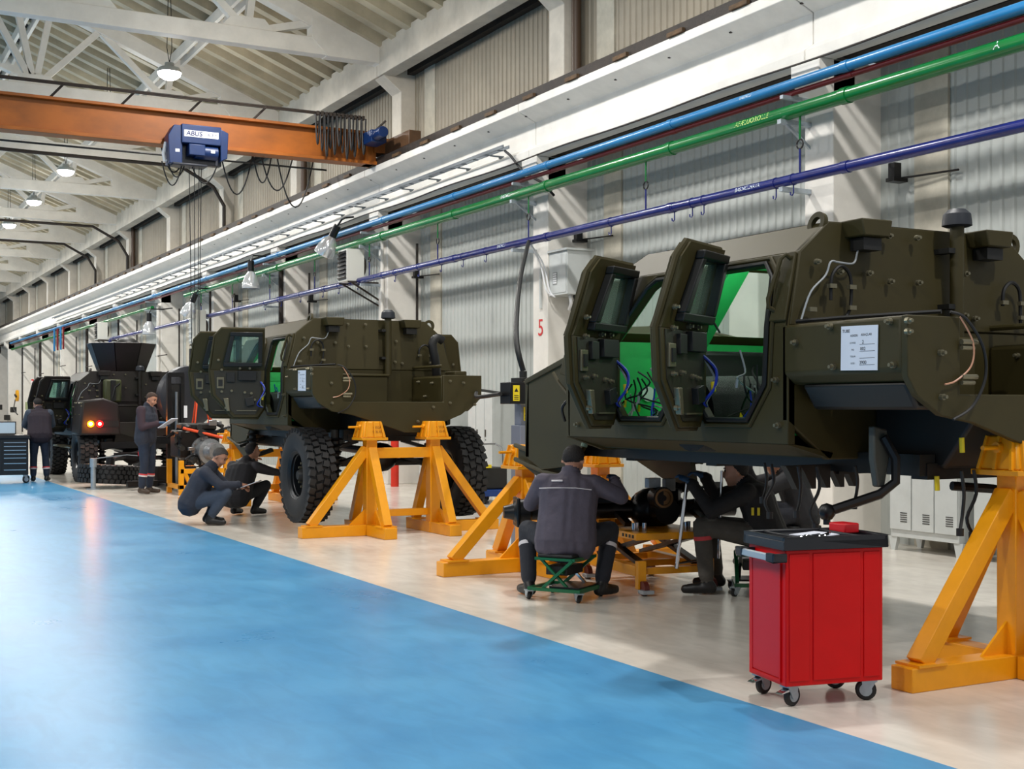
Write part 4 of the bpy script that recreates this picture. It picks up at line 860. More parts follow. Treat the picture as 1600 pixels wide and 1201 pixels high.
def caster(par, x, y, z0, R=0.052, swivel=0.5, brake=True):
    c = root('caster', (0,0,0)); c.parent = par; c.location = (x, y, 0); c.rotation_euler = (0,0,swivel); WO[c.name] = (0,0,0)
    MB().lathe([(0.018,-0.014),(R-0.008,-0.015),(R,-0.008),(R,0.008),(R-0.008,0.015),(0.018,0.014)], (0.02,0,R), (0,1,0), n=22).build('caster_tyre', M_black, c, world=False)
    MB().cyl((0.02,-0.0165,R), (0.02,0.0165,R), R*0.6, n=16).build('caster_hub', M_galv, c, world=False)
    MB().prism([(-0.03,z0-0.005),(0.04,z0-0.005),(0.035,R),(0.005,R-0.015)], (0,-0.024,0), (1,0,0), (0,0,1), (0,0.005,0)).prism([(-0.03,z0-0.005),(0.04,z0-0.005),(0.035,R),(0.005,R-0.015)], (0,0.019,0), (1,0,0), (0,0,1), (0,0.005,0)).bx(-0.035,0.042,-0.03,0.03,z0-0.008,z0).build('caster_fork', M_galv, c, world=False)
    if brake: MB().prism([(-0.08,z0-0.035),(-0.075,z0-0.03),(0.0,z0-0.012),(0.0,z0-0.025)], (0,-0.02,0), (1,0,0), (0,0,1), (0,0.04,0)).build('brake_pedal', M_chrome, c, world=False)
for x, y, br in ((-A+0.045,-B+0.045,True),(-A+0.045,B-0.045,True),(A-0.045,-B+0.045,False),(A-0.045,B-0.045,False)): caster(tz, x, y, 0.105, swivel=0.35 if br else 2.6, brake=br)
def on_tray(x, y, z=0.815):
    a = math.radians(-11); return Vector((4.435+x*math.cos(a)-y*math.sin(a), 4.97+x*math.sin(a)+y*math.cos(a), z))
p = on_tray(0.205, 0.06)
base_obj(MB().box(p+Vector((0,0,0.03)), (0.10,0.12,0.052)), 'tool_case', mat('red_plastic', (200,20,30), 0.35), tuple(p), label='small red plastic case in the trolley tray', cat='case', bevel=0.008)
p = on_tray(0.03, 0.03)
base_obj(MB().box(p+Vector((0,0,0.003)), (0.24,0.18,0.004), Matrix.Rotation(0.3,3,'Z')), 'shop_cloth', mat('pale_cloth', (206,210,222), 0.8, bump=0.3, bscale=30), tuple(p), label='pale cloth sheet lying in the trolley tray', cat='cloth')
for k in range(4):
    p = on_tray(-0.14+0.05*k, -0.10+0.03*(k % 2), 0.823)
    b = MB().beam(p, p+Vector((0.09,0.03*(k-1),0.004)), 0.014, 0.008).ball(p, 0.015, 8, (1,1,0.5))
    base_obj(b, 'wrench', M_chrome, tuple(p), label='small chrome wrench in the trolley tray, %s from the handle' % ('first','second','third','fourth')[k], cat='wrench', group='wrenches in the trolley tray')

# ------------------------------------------------------------------ green work stools
M_gstool = mat('green_frame_paint', (14, 98, 58), 0.3)
def stool(loc, rz_, label):
    o = root('work_stool', loc, label, 'stool', 'rolling work stools', rz=rz_); L = dict(world=False)
    MB().bx(-0.19,0.19,-0.15,0.15,0.325,0.355).build('seat_pad', M_black, o, bevel=0.012, **L)
    fr = MB()
    for s in (-1, 1):
        MB().beam((s*0.18,-0.17,0.315), (s*0.18,0.17,0.315), 0.025, 0.02).build('seat_rail', M_gstool, o, **L)
        MB().beam((s*0.185,-0.15,0.31), (s*0.185,0.10,0.095), 0.022, 0.03, up=(1,0,0)).build('side_leg', M_gstool, o, **L)
        MB().beam((s*0.16,0.13,0.31), (s*0.16,-0.10,0.095), 0.018, 0.022, up=(1,0,0)).build('cross_leg', M_chrome if s > 0 else M_gstool, o, **L)
        MB().beam((s*0.20,-0.22,0.085), (s*0.20,0.22,0.085), 0.025, 0.025).build('base_rail', M_gstool, o, **L)
    for yy in (-0.21, 0.21): MB().beam((-0.21,yy,0.085), (0.21,yy,0.085), 0.025, 0.028).build('base_bar', M_gstool, o, **L)
    for yy in (-0.16, 0.16): MB().beam((-0.19,yy,0.315), (0.19,yy,0.315), 0.022, 0.022).build('seat_bar', M_gstool, o, **L)
    MB().bx(-0.18,0.18,-0.20,0.05,0.095,0.11).build('tool_tray', M_blkmetal, o, **L)
    MB().bx(-0.14,0.14,-0.08,0.10,0.19,0.26).build('drawer', M_black, o, bevel=0.005, **L)
    MB().beam((-0.18,-0.05,0.215), (0.18,-0.05,0.215), 0.02, 0.02).build('mid_bar', M_gstool, o, **L)
    for x, y in ((-0.20,-0.21),(0.20,-0.21),(-0.20,0.21),(0.20,0.21)): caster(o, x, y, 0.075, R=0.034, swivel=0.8, brake=False)
    return o
P_W1 = at(884, 934, Z=0); P_W2 = at(1188, 926, Z=0)
HV = lambda r, f: Vector((CS*r+SN*f, -SN*r+CS*f, 0)).normalized()      # heading from picture-right / into-picture components
rot_of = lambda h: math.atan2(-h.x, h.y)
stool((P_W1.x, P_W1.y, 0), rot_of(HV(0.12,1))+math.radians(68), 'green rolling work stool under the worker with his back turned')
stool((P_W2.x, P_W2.y, 0), rot_of(HV(-1,0.3))+math.radians(100), 'green rolling work stool half hidden by the red trolley')

# ------------------------------------------------------------------ scissor lift table with the axle on it
lev_root = root('lever_bars', (6.0, 8.28, 0.2), 'tall chrome lever bars at the near end of the lift table', 'lever')
lt = root('lift_table', (6.05, 8.85, 0), 'yellow scissor lift table carrying a black axle under the nearest hull', 'lift table', rz=math.radians(-8)); L = dict(world=False)
for s in (-1, 1):
    MB().bx(s*0.30-0.04,s*0.30+0.04,-0.52,0.52,0.14,0.22).build('base_rail', M_yellow, lt, bevel=0.004, **L)
    MB().beam((s*0.24,-0.44,0.22), (s*0.24,0.44,0.42), 0.03, 0.07, up=(1,0,0)).build('scissor_arm', M_blkmetal, lt, **L)
    MB().beam((s*0.20,0.44,0.22), (s*0.20,-0.44,0.42), 0.03, 0.07, up=(1,0,0)).build('scissor_arm', M_blkmetal, lt, **L)
for yy in (-0.50, 0.0, 0.50): MB().bx(-0.30,0.30,yy-0.03,yy+0.03,0.15,0.20).build('base_bar', M_yellow, lt, **L)
MB().bx(-0.34,0.34,-0.54,0.54,0.42,0.475).build('platform', M_yellow, lt, bevel=0.005, **L)
for k in range(4): MB().bx(-0.343,-0.34,-0.50+k*0.06,-0.47+k*0.06,0.435,0.46).build('warning_mark', M_black, lt, **L)
for x, y in ((-0.30,-0.54),(0.30,-0.54),(-0.30,0.54),(0.30,0.54)):
    MB().bx(x-0.035,x+0.035,y-0.03,y+0.03,0.04,0.26).build('caster_leg', M_yellow, lt, bevel=0.004, **L)
    MB().cyl((x-0.02,y-0.06,0.055), (x+0.02,y-0.06,0.055), 0.055, n=18).build('caster_wheel', mat('brown_caster', (96,36,26), 0.5), lt, **L)
    MB().bx(x-0.05,x+0.05,y-0.14,y-0.05,0.015,0.045).build('caster_guard', M_galv, lt, bevel=0.004, **L)
# push bar: two tall chrome tubes
MB().cyl(at(1057,888,Y=8.28), at(1074,748,Y=8.28), 0.015, n=10).build('chrome_lever', M_chrome, lev_root)
MB().cyl(at(1123,872,Y=8.15), at(1128,735,Y=8.15), 0.012, n=10).build('chrome_lever', M_chrome, lev_root)
MB().cyl(at(1057,880,Y=8.29), at(1110,872,Y=8.29), 0.01, n=8).build('chrome_lever', M_chrome, lev_root)
soc = MB().cyl((0,0,0), (0,0,0.06), 0.018, n=12).mesh('socket_bit', M_chrome)
for k, (x, y) in enumerate(((-0.24,-0.30),(-0.20,-0.26),(-0.15,-0.30),(0.2,-0.35),(0.25,-0.30),(0.29,-0.34))):
    a = math.radians(-8); o = put('socket_bit', soc, loc=(6.05+x*math.cos(a)-y*math.sin(a), 8.85+x*math.sin(a)+y*math.cos(a), 0.475))
    tag(o, 'chrome socket bit on the %s corner of the yellow lift table, %s of three' % (('left','left','left','right','right','right')[k], ('first','second','third')[k % 3]), 'socket', 'socket bits on the lift table')
ax = root('axle_assembly', (6.0, 8.95, 0.475), 'black axle assembly with brown hub flange resting on the yellow lift table', 'axle')
a0, a1 = Vector((5.08,9.33,0.60)), Vector((6.85,8.68,0.62)); ad = (a1-a0).normalized()
MB().cyl(a0+ad*0.1, a1, 0.075, n=14).build('axle_tube', M_blkmetal, ax)
c = a0.lerp(a1, 0.62); MB().ball(c, 0.20, 16, (1.0,1.0,0.9)).cyl(c, c-Vector((0.05,0.30,0)), 0.11, n=16).build('differential', M_blkmetal, ax)
c = at(1037, 778, Y=8.5); MB().cyl(c+Vector((0.02,0.12,0)), c, 0.09, n=20).build('hub_drum', M_blkmetal, ax); MB().lathe([(0.025,0),(0.055,0.0),(0.06,0.012),(0.078,0.012),(0.08,-0.02)], c, (-0.25,-1,0), n=22).build('hub_flange', mat('brown_machined', (120,92,60), 0.35, metal=0.6), ax)
MB().box(a0+ad*0.02, (0.03,0.24,0.24), Matrix.Rotation(-0.35,3,'Z')).build('hub_plate', M_blkmetal, ax, bevel=0.01)
MB().lathe([(0.0,-0.05),(0.05,-0.05),(0.06,0.0),(0.07,0.03),(0.10,0.05),(0.11,0.16),(0.085,0.18)], a0-ad*0.04, ad, n=20).build('wheel_hub', M_blkmetal, ax)
MB().cyl(a0-ad*0.09, a0-ad*0.05, 0.035, n=14).build('hub_cap', M_steel, ax)
rnd = random.Random(3)
for k in range(26):
    t = rnd.uniform(0.22, 0.95); q = a0.lerp(a1, t)+Vector((rnd.uniform(-0.12,0.12), rnd.uniform(-0.16,0.16), rnd.uniform(-0.05,0.17)))
    if k % 3 == 0: MB().box(q, (rnd.uniform(0.06,0.18), rnd.uniform(0.06,0.16), rnd.uniform(0.04,0.12)), Matrix.Rotation(rnd.uniform(0,3),3,'Z')).build('bracket', M_blkmetal, ax, bevel=0.006)
    elif k % 3 == 1: MB().cyl(q, q+Vector((rnd.uniform(-0.2,0.2), rnd.uniform(-0.1,0.1), rnd.uniform(-0.05,0.12))), rnd.uniform(0.015,0.04), n=10).build('link_rod', M_blkmetal, ax)
    else: MB().tube(spline([q, q+Vector((0.08,0.03,0.08)), q+Vector((0.2,-0.05,0.05)), q+Vector((0.3,0.0,-0.04))], 4), 0.012, 6).build('brake_hose', M_black, ax)
for s in (0.30, 0.45, 0.8):
    q = a0.lerp(a1, s); MB().beam(q+Vector((0,0,-0.02)), q+Vector((0.05,0.45,0.12)), 0.07, 0.04).build('control_arm', M_blkmetal, ax); MB().beam(q, q+Vector((-0.05,-0.28,-0.10)), 0.06, 0.04).build('control_arm', M_blkmetal, ax)
c = at(1020, 754, Y=8.6); MB().box(c, (0.12,0.06,0.08)).build('valve_block', M_galv, ax, bevel=0.005); c = at(1045, 757, Y=8.62); MB().box(c, (0.10,0.05,0.10)).build('valve_block', mat('dull_alloy', (120,122,122), 0.45, metal=0.5), ax, bevel=0.005)
for px in (905, 935, 960): c = at(px, 800, Y=9.2); MB().box((c.x,c.y,0.50), (0.12,0.2,0.05)).build('support_block', M_yellow, ax)
c0, c1 = a0.lerp(a1,0.25), a0.lerp(a1,0.55)
MB().prism([(0,0),(0.5,0),(0.58,0.1),(0.3,0.22),(-0.02,0.16)], c0+Vector((0,-0.05,-0.06)), ad, (0,0,1), (0.03,0.12,0)).build('gear_housing', M_blkmetal, ax, bevel=0.02)

# ------------------------------------------------------------------ lockers along the wall
def locker(y0, y1, label, ndoor=3, h=1.78, x0=9.72):
    o = root('locker', (x0, y0, 0), label, 'locker'); x1 = x0+0.47
    MB().bx(x0+0.02,x1,y0,y1,0.14,h).build('body', M_greybox, o, bevel=0.004)
    n = ndoor; wd = (y1-y0)/n
    for k in range(n):
        a, b = y0+k*wd+0.008, y0+(k+1)*wd-0.008
        d = MB().bx(x0,x0+0.022,a,b,0.22,h-0.02).build('door', M_greybox, o, bevel=0.003)
        MB().bx(x0-0.012,x0,b-0.06,b-0.035,0.98,1.10).cyl((x0-0.006,b-0.05,0.93), (x0,b-0.05,0.93), 0.012, n=10).build('door_handle', mat('handle_bronze', (70,66,58), 0.4, metal=0.5), d)
        for q in range(5): MB().bx(x0-0.004,x0,a+0.05,a+0.14,0.30+q*0.022,0.308+q*0.022).build('vent_slot', M_gunmetal, d)
    for yy in (y0+0.02, y1-0.02):
        for xx in (x0+0.05, x1-0.05):
            MB().prism([(-0.06,0.14),(0.06,0.14),(0.025,0),(-0.025,0)], (xx-0.02,yy,0), (0,1,0), (0,0,1), (0.04,0,0)).build('leg', M_greybox, o)
    return o
locker(8.87, 9.77, 'light grey three door locker with vents, behind the right yellow stand')
locker(7.75, 8.68, 'light grey locker behind the yellow stand, nearest of the wall lockers', 3)
locker(18.6, 19.5, 'tall grey locker by the wall right of the middle vehicle', 3, 1.74)
locker(20.4, 21.5, 'pale locker on splayed legs seen below the middle vehicle', 3, 1.74)
base_obj(MB().cyl((9.45,22.0,0), (9.45,22.0,1.25), 0.075, n=16).cyl((9.45,22.0,1.25), (9.45,22.0,1.29), 0.09, n=16), 'bollard', M_redpost, (9.45,22.0,0), label='red steel post by the wall behind the middle vehicle', cat='post')

# ------------------------------------------------------------------ grey service column with warning labels
sc = root('lifting_mast', (6.42, 11.6, 0), 'grey lifting column with yellow warning labels beside the nearest hull', 'lifting column')
MB().bx(6.33,6.51,11.5,11.7,0,1.28).build('outer_tube', mat('column_grey_paint', (118,124,138), 0.4), sc, bevel=0.006)
MB().bx(6.355,6.485,11.53,11.67,1.28,1.72).build('inner_tube', MATS['column_grey_paint'], sc, bevel=0.005)
MB().bx(6.16,6.34,11.40,11.62,1.50,1.72).build('control_box', M_blkmetal, sc, bevel=0.006)
MB().bx(6.345,6.48,11.40,11.53,1.49,1.73).build('side_box', mat('tan_box', (136,128,108), 0.5), sc, bevel=0.005)
MB().bx(6.33,6.51,11.46,11.70,1.72,1.77).cyl((6.42,11.6,1.77), (6.42,11.6,1.84), 0.04, n=12).build('column_cap', M_gunmetal, sc, bevel=0.004)
for z0, z1, x0, yy in ((1.53,1.69,6.19,11.397),(1.33,1.47,6.385,11.527)):
    pl_ = MB().bx(x0,x0+0.075,yy-0.003,yy,z0,z1).build('warning_label', M_yel, sc)
    MB().prism([(-0.022,0),(0.022,0),(0,0.04)], (x0+0.037,yy-0.004,z0+(z1-z0)*0.58), (1,0,0), (0,0,1), (0,-0.001,0)).build('warning_triangle', M_black_text, pl_)
    for q in range(3): MB().bx(x0+0.012,x0+0.063,yy-0.0045,yy-0.003,z0+0.015+q*0.018,z0+0.022+q*0.018).build('warning_line', M_black_text, pl_)
MB().tube(spline([(6.42,11.6,1.84),(6.42,11.75,2.2),(7.2,13.1,2.9),(8.4,15.1,3.55),(9.2,16.45,3.90)], 6), 0.03, 8).build('supply_hose', M_black, sc)
MB().tube(spline([(6.1,11.5,1.60),(6.4,12.6,1.58),(7.2,14.2,1.66),(7.6,15.0,1.62),(8.4,16.6,1.72),(9.9,18.6,1.7)], 6), 0.022, 7).build('supply_cable', M_black, sc)

# ------------------------------------------------------------------ wall equipment
eb = root('electric_cabinet', (9.6, 16.05, 3.12), 'grey electric cabinet on the side of the column marked 5', 'cabinet')
MB().bx(9.60,10.02,16.02,16.55,3.12,3.76).build('cabinet_box', M_greybox, eb, bevel=0.005); MB().bx(9.57,10.05,15.99,16.55,3.76,3.79).build('rain_cover', M_greybox, eb)
MB().bx(9.592,9.60,16.05,16.52,3.15,3.73).build('cabinet_door', M_greybox, eb, bevel=0.003)
MB().bx(9.586,9.592,16.30,16.42,3.28,3.46).build('label_plate', mat('plate_grey', (150,152,150), 0.5), eb)
for k in range(5): MB().bx(9.584,9.587,16.31,16.41,3.295+k*0.033,3.315+k*0.033).build('label_row', M_sign_white, eb)
for k in range(3): MB().tube(spline([(9.75+0.08*k,16.2,3.12),(9.74+0.08*k,16.15,3.0),(9.8+0.05*k,16.3,2.92),(9.95,16.5,2.98)], 5), 0.025, 7).build('cabinet_cable', (M_sign_white, M_black, M_sign_white)[k], eb)
for k, dx in enumerate((0, 0.05)): MB().tube(spline([(9.3,16.6,3.9),(9.45+dx,16.55,3.6),(9.5+dx,16.45,3.2),(9.62,16.4,3.1)], 5), 0.012, 6).build('cabinet_cable', M_sign_white, eb)
base_obj(MB().bx(9.55,9.58,16.72,16.76,2.95,3.55), 'cable_cover', M_greybox, (9.55,16.72,2.95), label='slim grey cover strip on the column above the numeral 5', cat='cover')
def heater(px, py, X, w_, label, h=0.62):
    c = at(px, py, X=X); o = root('unit_heater', (c.x, c.y, c.z-h/2), label, 'heater')
    MB().bx(c.x,c.x+0.36,c.y-w_/2,c.y+w_/2,c.z-h/2,c.z+h/2).build('heater_case', mat('heater_white', (214,214,206), 0.45), o, bevel=0.006)
    MB().bx(c.x-0.004,c.x,c.y-w_/2+0.03,c.y+w_/2-0.03,c.z-h/2+0.03,c.z+h/2-0.03).build('heater_recess', M_gunmetal if w_ > 0.45 else M_greybox, o)
    for k in range(7):
        z = c.z-h/2+0.07+k*(h-0.12)/6.5
        MB().box((c.x-0.02,c.y,z), (0.05,w_-0.05,0.008), Matrix.Rotation(0.5,3,'Y')).build('louvre', M_blkmetal if w_ > 0.45 else M_greybox, o)
    MB().cyl((c.x+0.36,c.y,c.z), (c.x+0.42,c.y,c.z), 0.2, n=18).build('fan_guard', M_dark, o)
    for dy in (-w_/2, w_/2): MB().beam((c.x+0.02,c.y+dy,c.z-h/2-0.02), (10.25,c.y+dy,c.z-h/2-0.02), 0.03, 0.03).beam((c.x+0.1,c.y+dy,c.z-h/2-0.03), (10.25,c.y+dy*0.6,c.z-h/2-0.65), 0.03, 0.03).build('bracket_arm', M_dark, o)
    return o
heater(535, 415, 9.0, 0.48, 'white unit heater with dark louvres on a wall bracket, nearest of the heaters')
heater(150, 517, 8.9, 0.55, 'white unit heater far down the hall above the dark vehicle')
heater(298, 511, 8.8, 0.40, 'white slatted heater beside the lamp behind the middle vehicle', 0.9)
def bell(px, py, X, tilt, label):
    c = at(px, py, X=X); o = root('bell_lamp', (c.x, c.y, c.z), label, 'lamp', 'bell shaped wall lamps')
    d = Vector((tilt[0], tilt[1], 1)).normalized()
    MB().lathe([(0.20,-0.22),(0.205,-0.2),(0.19,-0.08),(0.14,0.08),(0.07,0.17),(0.05,0.2),(0.0,0.2)], c, d, n=22).build('bell_shade', M_glassy, o)
    MB().cyl(c+d*0.18, c+d*0.42, 0.075, n=14).build('ballast', M_blkmetal, o)
    MB().tube([c+d*0.42, c+d*0.5+Vector((0.05,0,0.05)), Vector((9.2, c.y, c.z+0.55)), Vector((9.5, c.y, c.z+0.6))], 0.02, 6).build('lamp_arm', M_blkmetal, o)
bell(513, 382, 8.85, (0.35,-0.5), 'tilted bell shaped lamp beside the near unit heater')
bell(392, 436, 8.85, (0,0), 'upright bell shaped lamp under the light blue pipe')
bell(297, 481, 8.7, (0.3,-0.4), 'tilted bell shaped lamp behind the hoist ropes')
bell(233, 511, 8.8, (0,0), 'bell shaped lamp above the turret of the dark vehicle')
p = at(51, 600, X=9.55); sg = root('hydrant_sign', tuple(p), 'red square fire hose sign on a far column', 'sign')
MB().bx(p.x-0.02,p.x,p.y-0.35,p.y+0.35,p.z-0.25,p.z+0.25).build('sign_plate', mat('sign_red', (200,24,30), 0.4), sg)
MB().tube(arc_pts((p.x-0.03,p.y,p.z+0.03), 0.13, 0, 2*PI, 12, 'yz')[:-1], 0.025, 5, closed=True).beam((p.x-0.03,p.y+0.1,p.z-0.05), (p.x-0.03,p.y+0.18,p.z-0.2), 0.03, 0.03).build('hose_symbol', M_sign_white, sg)
p = at(25, 618, X=9.3); hr_ = root('hose_reel', tuple(p), 'round yellow hose reel on a far column', 'hose reel')
MB().cyl((p.x,p.y,p.z), (p.x+0.12,p.y,p.z), 0.30, n=24).build('reel_disc', mat('reel_yellow', (222,160,24), 0.4), hr_)
MB().beam((p.x-0.02,p.y-0.3,p.z-0.05), (p.x-0.02,p.y+0.3,p.z+0.05), 0.06, 0.1).build('reel_arm', M_black, hr_)
MB().tube(spline([(p.x,p.y+0.25,p.z-0.2),(p.x-0.1,p.y,p.z-0.7),(p.x,p.y-0.6,p.z-1.0)], 5), 0.03, 6).build('reel_hose', M_black, hr_)
for k, (px, py, nm) in enumerate(((2, 636, 'dark box on the far wall at the left edge'), (24, 640, 'dark box on the far wall under the hose reel'), (14, 652, 'low black box on the far wall'))):
    p = at(px, py, X=9.6); base_obj(MB().bx(p.x-0.2,p.x,p.y-0.5,p.y+0.5,p.z-0.15,p.z+0.15).bx(p.x-0.22,p.x-0.2,p.y-0.4,p.y+0.4,p.z-0.1,p.z+0.1), 'wall_box', M_gunmetal, (p.x,p.y,p.z-0.15), label=nm, cat='box')
p = at(46, 634, X=9.55); base_obj(MB().bx(p.x-0.15,p.x,p.y-0.4,p.y+0.4,p.z-0.2,p.z+0.2).bx(p.x-0.17,p.x-0.15,p.y-0.2,p.y+0.2,p.z-0.1,p.z+0.1), 'valve_cabinet', mat('pale_green_box', (150,160,120), 0.5), (p.x,p.y,p.z-0.2), label='pale green box under the fire hose sign', cat='box')
# steel cart by the wall behind the middle stand
hc = root('hand_cart', (9.1, 17.7, 0), 'tubular steel hand cart with blue base by the wall', 'hand cart')
for dx in (-0.2, 0.2): MB().tube([(9.1+dx,17.4,0.12),(9.1+dx,17.45,0.75),(9.1+dx,17.5,0.85),(9.1+dx,17.7,0.9)], 0.014, 7).build('cart_tube', M_steel, hc)
MB().tube([(8.9,17.7,0.9),(9.3,17.7,0.9)], 0.014, 7).build('cart_handle', M_steel, hc)
MB().bx(8.85,9.35,17.2,18.1,0.12,0.22).build('cart_base', mat('cart_blue', (20,60,130), 0.4), hc, bevel=0.01)
MB().bx(8.9,9.3,17.3,18.0,0.22,0.55).build('cart_load', M_gunmetal, hc, bevel=0.02)
MB().bx(8.86,9.0,17.25,17.3,0.55,0.6).build('yellow_strip', M_yel, hc)
for dy in (17.3, 18.0):
    for dx in (8.9, 9.3): MB().cyl((dx-0.02,dy,0.06), (dx+0.02,dy,0.06), 0.06, n=14).build('cart_wheel', M_black, hc)

# ------------------------------------------------------------------ black tool cart with laptop at the far left
M_cart = mat('black_cart_enamel', (20,22,26), 0.35)
tc_ = root('drawer_cart', (3.24, 26.7, 0), 'black drawer tool cart with silver handles at the far left', 'tool cart', rz=math.radians(-8)); L = dict(world=False)
MB().bx(-0.32,0.42,-0.25,0.25,0.16,0.86).build('cart_body', M_cart, tc_, bevel=0.008, **L)
MB().bx(-0.36,0.46,-0.28,0.28,0.86,0.93).build('cart_top', M_cart, tc_, bevel=0.012, **L)
for k in range(7):
    z0 = 0.80-k*0.075-(0.03 if k > 4 else 0)-(0.05 if k > 5 else 0)
    d = MB().bx(-0.04,0.40,-0.262,-0.25,z0-0.06,z0).build('drawer', M_cart, tc_, **L); MB().bx(-0.02,0.38,-0.275,-0.262,z0-0.018,z0-0.003).build('drawer_pull', M_chrome, d, **L)
MB().bx(-0.30,-0.06,-0.258,-0.25,0.20,0.82).build('cart_door', M_cart, tc_, bevel=0.004, **L)
for x, y in ((-0.26,-0.2),(0.36,-0.2),(-0.26,0.2),(0.36,0.2)): caster(tc_, x, y, 0.16, R=0.07, swivel=0.4, brake=False)
q = Vector((3.24,26.66,0.93)); lp = root('laptop', tuple(q), 'open laptop on the black drawer cart', 'laptop', rz=math.radians(-8))
MB().bx(-0.17,0.17,-0.12,0.12,0,0.02).build('keyboard_half', M_gunmetal, lp, bevel=0.004, **L)
MB().prism([(-0.19,0),(0.19,0),(0.19,0.26),(-0.19,0.26)], (0,0.13,0.015), (1,0,0), (0,0.3,0.95), (0,0.012,0)).build('lid', M_gunmetal, lp, bevel=0.004, **L)
MB().prism([(-0.17,0.02),(0.17,0.02),(0.17,0.24),(-0.17,0.24)], (0,0.126,0.015), (1,0,0), (0,0.3,0.95), (0,0.002,0)).build('screen', mat('laptop_screen', (150,170,185), 0.3, emit=0.35), lp, **L)
base_obj(MB().box((2.98,26.6,0.94), (0.16,0.2,0.02), Matrix.Rotation(0.2,3,'Z')), 'paper_stack', M_paper, (2.98,26.6,0.93), label='small white paper stack on the black drawer cart', cat='paper')

# ------------------------------------------------------------------ wheel lying behind the dark vehicle, jack post
wl = tyre_wheel('loose_wheel', None, dirx=1, loc=(4.74, 24.25, 0.245), rot=(0, math.radians(-90+6), 0)); wl.rotation_euler = Euler((0, math.radians(-86), math.radians(20)))
tag(wl, 'big off road wheel lying flat behind the dark vehicle', 'wheel')
base_obj(MB().cyl((4.35,23.72,0.02), (4.35,23.72,0.46), 0.045, n=14).cyl((4.35,23.72,0.40), (4.35,23.72,0.56), 0.06, n=14).cyl((4.35,23.72,0), (4.35,23.72,0.02), 0.12, n=16).tube([(4.35,23.72,0.55),(5.0,24.0,0.60),(5.2,24.06,0.58)], 0.009, 6), 'jack_post', M_galv, (4.35,23.72,0), label='silver jack post in front of the lying wheel', cat='jack')
tr_ = root('wheel_carrier', (5.2, 24.6, 0.45), 'black spare wheel carrier linkage over the lying wheel', 'carrier')
MB().beam((4.8,24.3,0.50), (5.6,25.0,0.66), 0.08, 0.06).build('carrier_arm', M_blkmetal, tr_); MB().bx(4.9,5.4,24.5,24.7,0.50,0.62).build('carrier_bracket', M_blkmetal, tr_)
MB().cyl((4.74,24.25,0.36), (4.76,24.26,0.54), 0.08, n=14).build('carrier_hub', M_blkmetal, tr_); MB().box((5.35,24.45,0.60), (0.1,0.1,0.08)).build('carrier_clip', M_red_text, tr_)
# pallet stacker
ps = root('stacker', (5.72, 23.35, 0), 'black mast stacker standing beside the man with papers', 'stacker')
for dx in (-0.12, 0.12): MB().bx(5.72+dx-0.035,5.72+dx+0.035,23.3,23.4,0.08,2.08).build('mast_channel', M_blkmetal, ps)
MB().bx(5.58,5.86,23.28,23.42,2.02,2.10).build('mast_head', M_blkmetal, ps); MB().bx(5.60,5.84,23.36,23.40,0.1,1.9).build('mast_screen', M_gunmetal, ps)
MB().cyl((5.72,23.27,0.1), (5.72,23.27,1.75), 0.025, n=10).build('lift_cylinder', M_steel, ps)
MB().bx(5.86,5.92,23.29,23.295,1.28,1.5).build('mast_label', M_sign_white, ps)
for dx in (-0.28, 0.28): MB().bx(5.72+dx-0.06,5.72+dx+0.06,22.6,23.5,0.03,0.12).build('floor_leg', M_blkmetal, ps)
MB().bx(4.85,5.5,23.2,23.36,0.06,0.16).bx(5.4,6.1,23.35,23.6,0.05,0.4).build('base_frame', M_blkmetal, ps)
MB().bx(5.3,5.66,23.1,23.3,0.82,0.95).build('fork_carriage', M_blkmetal, ps)

# ------------------------------------------------------------------ engine hanging in orange slings over its yellow cradle
EX, EY = 5.78, 21.9
en = root('engine', (EX, EY, 0.5), 'bare engine and silver gearbox hanging in orange slings', 'engine')
MB().bx(EX-0.42,EX+0.28,EY-0.25,EY+0.35,0.62,1.08).build('engine_block', M_blkmetal, en, bevel=0.03)
MB().bx(EX-0.35,EX+0.25,EY-0.18,EY+0.22,1.08,1.20).build('rocker_cover', M_gunmetal, en, bevel=0.03)
MB().lathe([(0.0,-0.02),(0.24,-0.02),(0.26,0.0),(0.26,0.04),(0.20,0.05),(0.19,0.18),(0.22,0.19),(0.22,0.22),(0.16,0.24),(0.13,0.40),(0.15,0.41),(0.15,0.45),(0.07,0.46),(0.06,0.52),(0,0.52)], (EX+0.02,EY-0.22,0.72), (0.25,-1,0), n=24).build('gearbox', mat('cast_alloy', (140,142,144), 0.4, metal=0.6, var=0.2, vscale=16, bump=0.25, bscale=14), en)
for k in range(10):
    a = 2*PI*k/10; MB().cyl((EX+0.02+0.22*math.cos(a),EY-0.30,0.72+0.22*math.sin(a)), (EX+0.02+0.22*math.cos(a),EY-0.34,0.72+0.22*math.sin(a)), 0.018, n=6).build('flange_bolt', M_steel, en)
rnd = random.Random(11)
